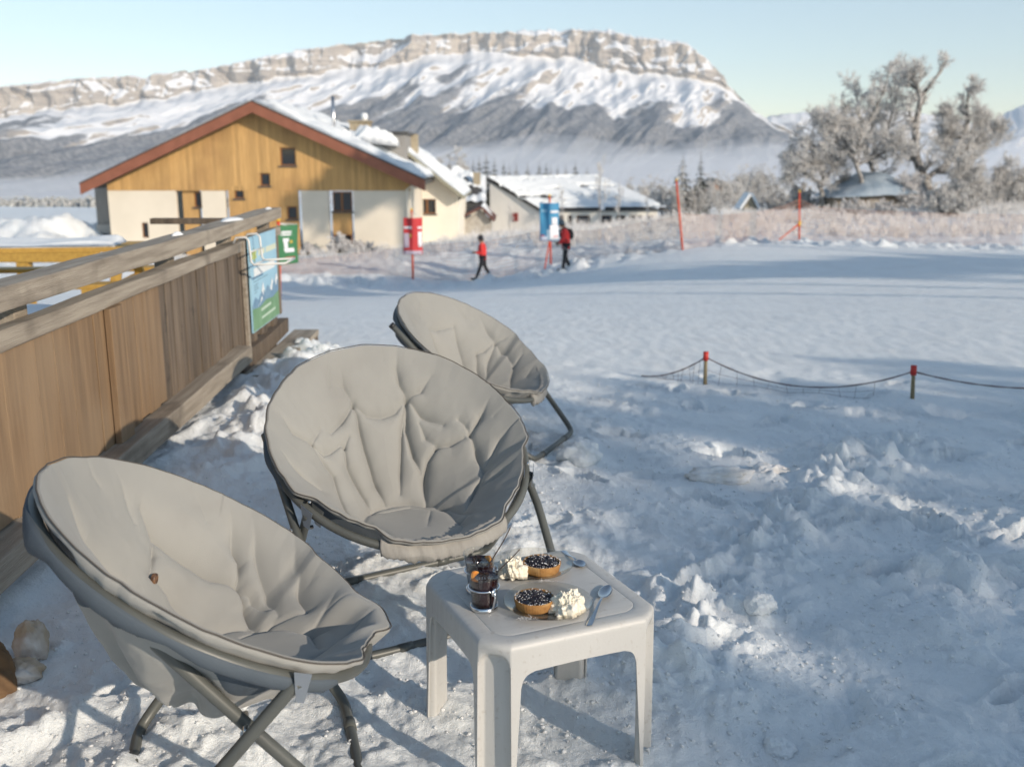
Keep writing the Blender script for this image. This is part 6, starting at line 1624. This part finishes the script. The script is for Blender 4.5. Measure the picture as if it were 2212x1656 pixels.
# ------------------------------------------------------------------ stones and clods
STONE = M('pale_stone', (.50, .42, .32), .85, (.36, .27, .18), 7, bump=.006, bscale=30, col3=(.70, .68, .66), scale3=5, c3=(.45, .6)); BROWN = M('brown_stump_wood', (.20, .12, .06), .85, (.12, .07, .035), 9, bump=.004, bscale=30)
def stone(name, px, py, rx, ry, h, seed, label, m, cat='stone', tilt=(0, 0, 0), sink=0.0):
    p = G(px, py, 0); n, k = 60, 40
    th = np.linspace(0, 2 * np.pi, n, endpoint=False); ph = np.linspace(-np.pi / 2, np.pi / 2, k); Ph, Th = np.meshgrid(ph, th, indexing='ij')
    x, y, z = np.cos(Ph) * np.cos(Th), np.cos(Ph) * np.sin(Th), np.sin(Ph)
    f = 1 + .17 * fbm(x * 1.1 + seed, y * 1.1 + z * 1.3, 950 + seed, 2) + (.10 * np.round(2.5 * fbm(x * 1.9 - z + seed, y * 1.9 + z, 960 + seed, 2)) / 2.5 if cat != 'snow slab' else .16 * fbm(x * 2.5 - z + seed, y * 2.5 + z, 960 + seed, 4)) + .05 * fbm(x * 5 + z * 3, y * 5 + seed, 970 + seed, 3)
    v = np.stack([x * rx * f, y * ry * f, z * h * f], -1).reshape(-1, 3)
    o = np_mesh(name, v, grid_quads(k, n, True)[:, ::-1], m); o.location = (p.x, p.y, gz(p.x, p.y) + h * .55 - sink); o.rotation_euler = tilt
    return tag(o, label, cat)
stone('pale_stone', 72, 1432, .052, .05, .088, 1, 'tall pale stone standing in the snow at the left edge', STONE, tilt=(0, .15, 0))
stone('pale_stone', 50, 1478, .062, .05, .045, 2, 'lower snowy stone lying in front of the tall pale stone', STONE)
stone('wood_stump', -6, 1500, .06, .06, .10, 3, 'brown stump cut off by the left edge', BROWN, 'stump')
SNOWD = M('dirty_snow', (.80, .80, .80), .8, (.66, .63, .59), 14, bump=.006, bscale=40)
stone('snow_block', 1252, 992, .11, .09, .085, 4, 'white snow block right of the farthest chair leg', SNOW, 'snow block')
stone('snow_block', 1555, 1030, .17, .07, .05, 5, 'long flat dirty edged snow slab on the trampled snow', SNOWD, 'snow slab')
stone('snow_block', 1665, 1012, .10, .06, .05, 6, 'smaller snow slab right of the long dirty one', SNOWD, 'snow slab')
stone('snow_block', 1685, 1585, .05, .045, .035, 7, 'snow lump beside the foot of the table', SNOW, 'snow lump', sink=.03)
stone('snow_block', 1640, 1320, .055, .05, .045, 8, 'round snow clod on the ridge right of the table', SNOW, 'snow clod')
# crumbs of snow strewn about
rng = np.random.RandomState(3); N_ = 15000
r_ = 1.5 + 6.3 * rng.rand(N_) ** 1.4; a_ = np.radians(rng.uniform(-31, 31, N_)); X_ = r_ * np.sin(a_); Y_ = r_ * np.cos(a_)
keep = (fbm(X_ * 1.2, Y_ * 1.2, 981, 3) + .5 * np.exp(-(segdist(X_, Y_, RIDGE) / .35) ** 2) > -.15) & (X_ > fx(Y_) + .3); X_, Y_ = X_[keep], Y_[keep]
Z_ = ground(X_, Y_); s_ = .0026 * (1 / np.maximum(rng.rand(len(X_)), .02)) ** .55; s_ = np.minimum(s_, .009)
import mathutils
ico = bmesh.new(); bmesh.ops.create_icosphere(ico, subdivisions=1, radius=1); iv = np.array([v.co[:] for v in ico.verts]); if_ = np.array([[v.index for v in f.verts] for f in ico.faces]); ico.free()
VV = []; FF = []
var = [iv * (1 + .6 * fbm(iv[:, 0:1] * 1.3 + k, iv[:, 1:2] * 1.3 + iv[:, 2:3], 990 + k, 3)) * np.array([[1, .85, .6]]) for k in range(9)]
for i in range(len(X_)):
    q = rng.uniform(0, 6.28); c_, d_ = math.cos(q), math.sin(q); v = var[i % 9] * s_[i]
    VV.append(np.stack([v[:, 0] * c_ - v[:, 1] * d_ + X_[i], v[:, 0] * d_ + v[:, 1] * c_ + Y_[i], v[:, 2] + Z_[i] + s_[i] * .25], -1)); FF.append(if_ + i * len(iv))
tag(np_mesh('snow_crumbs', np.concatenate(VV), np.concatenate(FF), SNOW), 'countless small crumbs of snow strewn over the trampled ground', 'snow', kind='stuff')

# ------------------------------------------------------------------ two walkers
SKIN = M('skin', (.52, .31, .22), .6); JRED = M('red_jacket', (.68, .035, .032), .75, (.58, .03, .03), 6); BLACK = M('black_trousers', (.016, .017, .022), .8); HATB = M('dark_knit_hat', (.02, .022, .03), .9); HATG = M('blue_grey_knit_hat', (.05, .075, .10), .9); HAIR = M('dark_hair', (.03, .02, .015), .8); PACK = M('black_backpack', (.02, .02, .024), .8); BOOT = M('dark_boots', (.02, .018, .018), .6)
def skin_obj(name, joints, edges, m, parent, root=0, sub=2):
    me = bpy.data.meshes.new(name); me.from_pydata([j[:3] for j in joints], edges, []); o = link(name, me, m, parent)
    sk = o.modifiers.new('skin', 'SKIN'); sk.use_smooth_shade = True
    for v, j in zip(me.skin_vertices[0].data, joints):
        r = j[3] if isinstance(j[3], tuple) else (j[3], j[3]); v.radius = r
    me.skin_vertices[0].data[root].use_root = True
    sb_ = o.modifiers.new('sub', 'SUBSURF'); sb_.levels = sub; sb_.render_levels = sub
    return o
def walker(label, px, py, Y, Hm, legF, legB, armN, armF, head_fwd, lean, jacket_len, hatm, hatlabel=None):
    """faces -x; legs and arms are (knee, foot) and (elbow, hand) places for a 1.75 m figure, x forward"""
    p = V(px, py, Y); k = Hm / 1.75
    o = empty('person', (p.x, p.y, p.z if abs(p.z - gz(p.x, p.y)) < .12 else gz(p.x, p.y))); o.location.z = gz(p.x, p.y) - .01; tag(o, label, 'person')
    fx_ = lambda q: (-q[0] * k, q[1] * k, q[2] * k)
    hip = (0, 0, .92); chest = (lean * .6, 0, 1.22); neck = (lean, 0, 1.47); head = (lean + head_fwd, 0, 1.58); crown_ = (lean + head_fwd * 1.05, 0, 1.69)
    def legp(l, s_): return [(0, s_ * .09, .88), (l[0][0], s_ * .095, l[0][1]), (l[1][0], s_ * .095, l[1][1]), (l[1][0] + .08, s_ * .10, max(.035, l[1][1] - .05)), (l[1][0] + .17, s_ * .10, max(.03, l[1][1] - .055))]
    def armp(a, s_): return [(lean, s_ * .19, 1.40), (a[0][0], s_ * .24, a[0][1]), (a[1][0], s_ * .20, a[1][1])]
    lN, lF = legp(legF, -1), legp(legB, 1); aN, aF = armp(armN, -1), armp(armF, 1)
    J = [hip, chest, neck, head, crown_] + lN + lF + aN + aF; R_ = [.13, .145, .052, .085, .06] + [.085, .055, .04, .038, .03] * 2 + [.055, .042, .032] * 2
    Jt = [(*fx_(a), r * k) for a, r in zip(J, R_)]
    E_ = [(0, 1), (1, 2), (2, 3), (3, 4), (0, 5), (5, 6), (6, 7), (7, 8), (8, 9), (0, 10), (10, 11), (11, 12), (12, 13), (13, 14), (2, 15), (15, 16), (16, 17), (2, 18), (18, 19), (19, 20)]
    # hands: palm, four fingers, a thumb
    for ai in (17, 20):
        b_ = J[ai]; s_ = -1 if ai == 17 else 1
        for q, (dx, dy, dz) in enumerate(((.075, -.03, -.01), (.085, -.01, -.02), (.08, .012, -.025), (.065, .03, -.03), (.03, -.045 * 1, .02))):
            Jt.append((*fx_((b_[0] + dx * .6, b_[1] + dy, b_[2] + dz)), .012 * k)); Jt.append((*fx_((b_[0] + dx, b_[1] + dy * .9, b_[2] + dz - .03)), .009 * k)); n_ = len(Jt); E_ += [(ai, n_ - 2), (n_ - 2, n_ - 1)]
    # nose and chin
    Jt.append((*fx_((head[0] + .095, 0, 1.575)), .018 * k)); E_.append((3, len(Jt) - 1)); Jt.append((*fx_((head[0] + .07, 0, 1.50)), .035 * k)); E_.append((3, len(Jt) - 1))
    skin_obj('body', Jt, E_, SKIN, o)
    jl = jacket_len
    Jj = [(0, 0, jl), (0, 0, 1.0), chest, (lean * .95, 0, 1.38), (lean, 0, 1.47)] + [(aN[0][0], aN[0][1], 1.39), aN[1], tuple(aN[1][i] + (aN[2][i] - aN[1][i]) * .9 for i in range(3))] + [(aF[0][0], aF[0][1], 1.39), aF[1], tuple(aF[1][i] + (aF[2][i] - aF[1][i]) * .9 for i in range(3))]
    Rj = [(.165, .185), (.155, .18), (.165, .19), (.13, .15), (.075, .075), .085, .07, .055, .085, .07, .055]
    skin_obj('jacket', [(*fx_(a), tuple(x * k for x in r) if isinstance(r, tuple) else r * k) for a, r in zip(Jj, Rj)], [(0, 1), (1, 2), (2, 3), (3, 4), (3, 5), (5, 6), (6, 7), (3, 8), (8, 9), (9, 10)], JRED, o, 1)
    Jp = [(0, 0, .93)] + [a for a in lN[:3]] + [a for a in lF[:3]]; Rp = [.14, .105, .078, .062, .105, .078, .062]
    skin_obj('trousers', [(*fx_(a), r * k) for a, r in zip(Jp, Rp)], [(0, 1), (1, 2), (2, 3), (0, 4), (4, 5), (5, 6)], BLACK, o)
    for l in (lN, lF): skin_obj('boot', [(*fx_((l[2][0] - .03, l[2][1], l[2][2] + .02)), .062 * k), (*fx_((l[2][0], l[2][1], max(.05, l[2][2] - .03))), .062 * k), (*fx_((l[3][0] + .02, l[3][1], l[3][2] + .015)), .055 * k), (*fx_((l[4][0] + .05, l[4][1], l[4][2] + .01)), .042 * k)], [(0, 1), (1, 2), (2, 3)], BOOT, o)
    for a in (aN, aF):
        d = [a[2][i] - a[1][i] for i in range(3)]; skin_obj('glove', [(*fx_(tuple(a[2][i] - d[i] * .12 for i in range(3))), .045 * k), (*fx_(tuple(a[2][i] + d[i] * .18 for i in range(3))), .048 * k), (*fx_(tuple(a[2][i] + d[i] * .36 + (0, 0, -.02)[i] for i in range(3))), .032 * k)], [(0, 1), (1, 2)], BLACK, o)
    hc = fx_((head[0] - .005, 0, 1.635)); mb = MB(); mb.lathe([(.0005, .135 * k), (.05 * k, .125 * k), (.09 * k, .08 * k), (.107 * k, .02 * k), (.112 * k, -.02 * k), (.105 * k, -.045 * k)], 20, hc); mb.build('hat', hatm, o)
    mb = MB(); mb.lathe([(.085 * k, -.03 * k), (.098 * k, -.06 * k), (.085 * k, -.11 * k)], 16, fx_((head[0] - .03, 0, 1.64))); mb.build('hair', HAIR, o)
    for s_ in (-1, 1):
        e_ = MB(); e_.lathe([(.0005, .012 * k), (.008 * k, .008 * k), (.011 * k, 0), (.008 * k, -.008 * k), (.0005, -.012 * k)], 8, fx_((head[0] + .082, s_ * .035, 1.59))); e_.build('eye', BLACK, o)
    return o, k
w1, k1_ = walker('person in a red jacket and black trousers striding left with arm held forward', 1043, 605, 38.8, 1.76, ((.10, .50), (.26, .10)), ((-.10, .50), (-.33, .12)), ((.02, 1.06), (.30, 1.10)), ((-.06, 1.10), (.22, 1.08)), .05, .03, .80, HATB)
w2, k2_ = walker('person in a red jacket with a black backpack walking left past the blue banner', 1222, 588, 35.3, 1.80, ((.05, .50), (.10, .08)), ((.02, .50), (-.16, .09)), ((.10, 1.08), (.27, .95)), ((.06, 1.10), (.24, .98)), .10, .06, .74, HATG)
bpk = empty('backpack', w2.location); tag(bpk, 'black backpack worn by the walker beside the blue banner', 'backpack')
mb = MB(); 
prof = [(.17, 1.0, .10, .13), (.24, 1.08, .13, .15), (.27, 1.22, .14, .15), (.24, 1.38, .12, .14), (.15, 1.46, .07, .1)]
skin_obj('bag', [((.12 + .04) * k2_, 0, 1.08 * k2_, .09 * k2_), (.18 * k2_, 0, 1.20 * k2_, .11 * k2_), (.15 * k2_, 0, 1.36 * k2_, .10 * k2_), (.08 * k2_, 0, 1.45 * k2_, .08 * k2_)], [(0, 1), (1, 2), (2, 3)], PACK, bpk)
for s_ in (-1, 1): MB().tube([(.10 * k2_, s_ * .12 * k2_, 1.42 * k2_), (-.06 * k2_, s_ * .14 * k2_, 1.50 * k2_), (-.22 * k2_, s_ * .14 * k2_, 1.38 * k2_), (-.20 * k2_, s_ * .14 * k2_, 1.18 * k2_), (.05 * k2_, s_ * .15 * k2_, 1.04 * k2_)], .022, 8).build('strap', PACK, bpk)
hand = w2.location + Vector((-.28 * k2_, -.21 * k2_, .94 * k2_)); tip = V(1270, 566, 35.0); tip.z = gz(tip.x, tip.y) + .02
o = empty('ski_pole', hand); tag(o, 'thin ski pole trailing behind the walker with the backpack', 'ski pole')
dpl = (tip - hand); MB().tube([-dpl * .08, dpl], [.014, .009], 8).build('shaft', M('grey_pole', (.35, .33, .32), .4), o); MB().tube([-dpl * .10, dpl * .03], .02, 8).build('grip', BLACK, o)
mb = MB(); mb.lathe([(.008, .01), (.04, 0), (.008, -.01)], 12, dpl * .93); mb.build('basket', BLACK, o)
# ------------------------------------------------------------------ bank of fog lying in the valley
nx, ny = 90, 40
fxs = np.linspace(-4500, 4500, nx); fys = np.linspace(900, 4100, ny)
FX, FY = np.meshgrid(fxs, fys, indexing='ij')
edge = np.minimum(1, np.minimum(np.minimum(FX + 4500, 4500 - FX) / 500, np.minimum(FY - 900, 4100 - FY) / 900))
zt_ = -150 + (150 + 28 + 46 * fbm(FX / 520, FY / 620, 1001, 4) - 75 * ss(-250, -1300, FX)) * np.sqrt(np.clip(edge, 0, 1)) + 2
zb_ = np.full_like(zt_, -185.0)
vv = np.concatenate([np.stack([FX, FY, zt_], -1).reshape(-1, 3), np.stack([FX, FY, zb_], -1).reshape(-1, 3)])
n = nx * ny; q = grid_quads(nx, ny)
ed = [i * ny for i in range(nx)] + [(nx - 1) * ny + j for j in range(1, ny)] + [i * ny + ny - 1 for i in range(nx - 2, -1, -1)] + [j for j in range(ny - 2, 0, -1)]
sd_ = np.array([(ed[i], ed[(i + 1) % len(ed)], ed[(i + 1) % len(ed)] + n, ed[i] + n) for i in range(len(ed))])
fm_ = bpy.data.materials.new('valley_fog'); fm_.use_nodes = True; ft = fm_.node_tree; ft.nodes.remove(ft.nodes['Principled BSDF'])
fv = ft.nodes.new('ShaderNodeVolumePrincipled'); fv.inputs['Color'].default_value = (.92, .93, .97, 1); fv.inputs['Density'].default_value = 6.5e-4
ft.links.new(fv.outputs[0], ft.nodes['Material Output'].inputs['Volume'])
tag(np_mesh('fog_bank', vv, np.concatenate([q, q[:, ::-1] + n, sd_]), fm_), 'flat bank of pale fog lying in the valley before the mountain', 'fog', kind='stuff')
# ------------------------------------------------------------------ the air between here and the mountain
hz = MB(); hz.box(-9000, 9000, -300, 9500, -400, 1250)
hm = bpy.data.materials.new('haze_air'); hm.use_nodes = True
hn = hm.node_tree; hn.nodes.remove(hn.nodes['Principled BSDF'])
pv = hn.nodes.new('ShaderNodeVolumePrincipled')
pv.inputs['Color'].default_value = (.80, .90, 1.0, 1)
pv.inputs['Density'].default_value = 5e-5
pv.inputs['Anisotropy'].default_value = 0.0
hn.links.new(pv.outputs[0], hn.nodes['Material Output'].inputs['Volume'])
tag(hz.build('haze', hm), kind='stuff', label='thin bluish winter haze in the air over the whole valley', cat='haze')
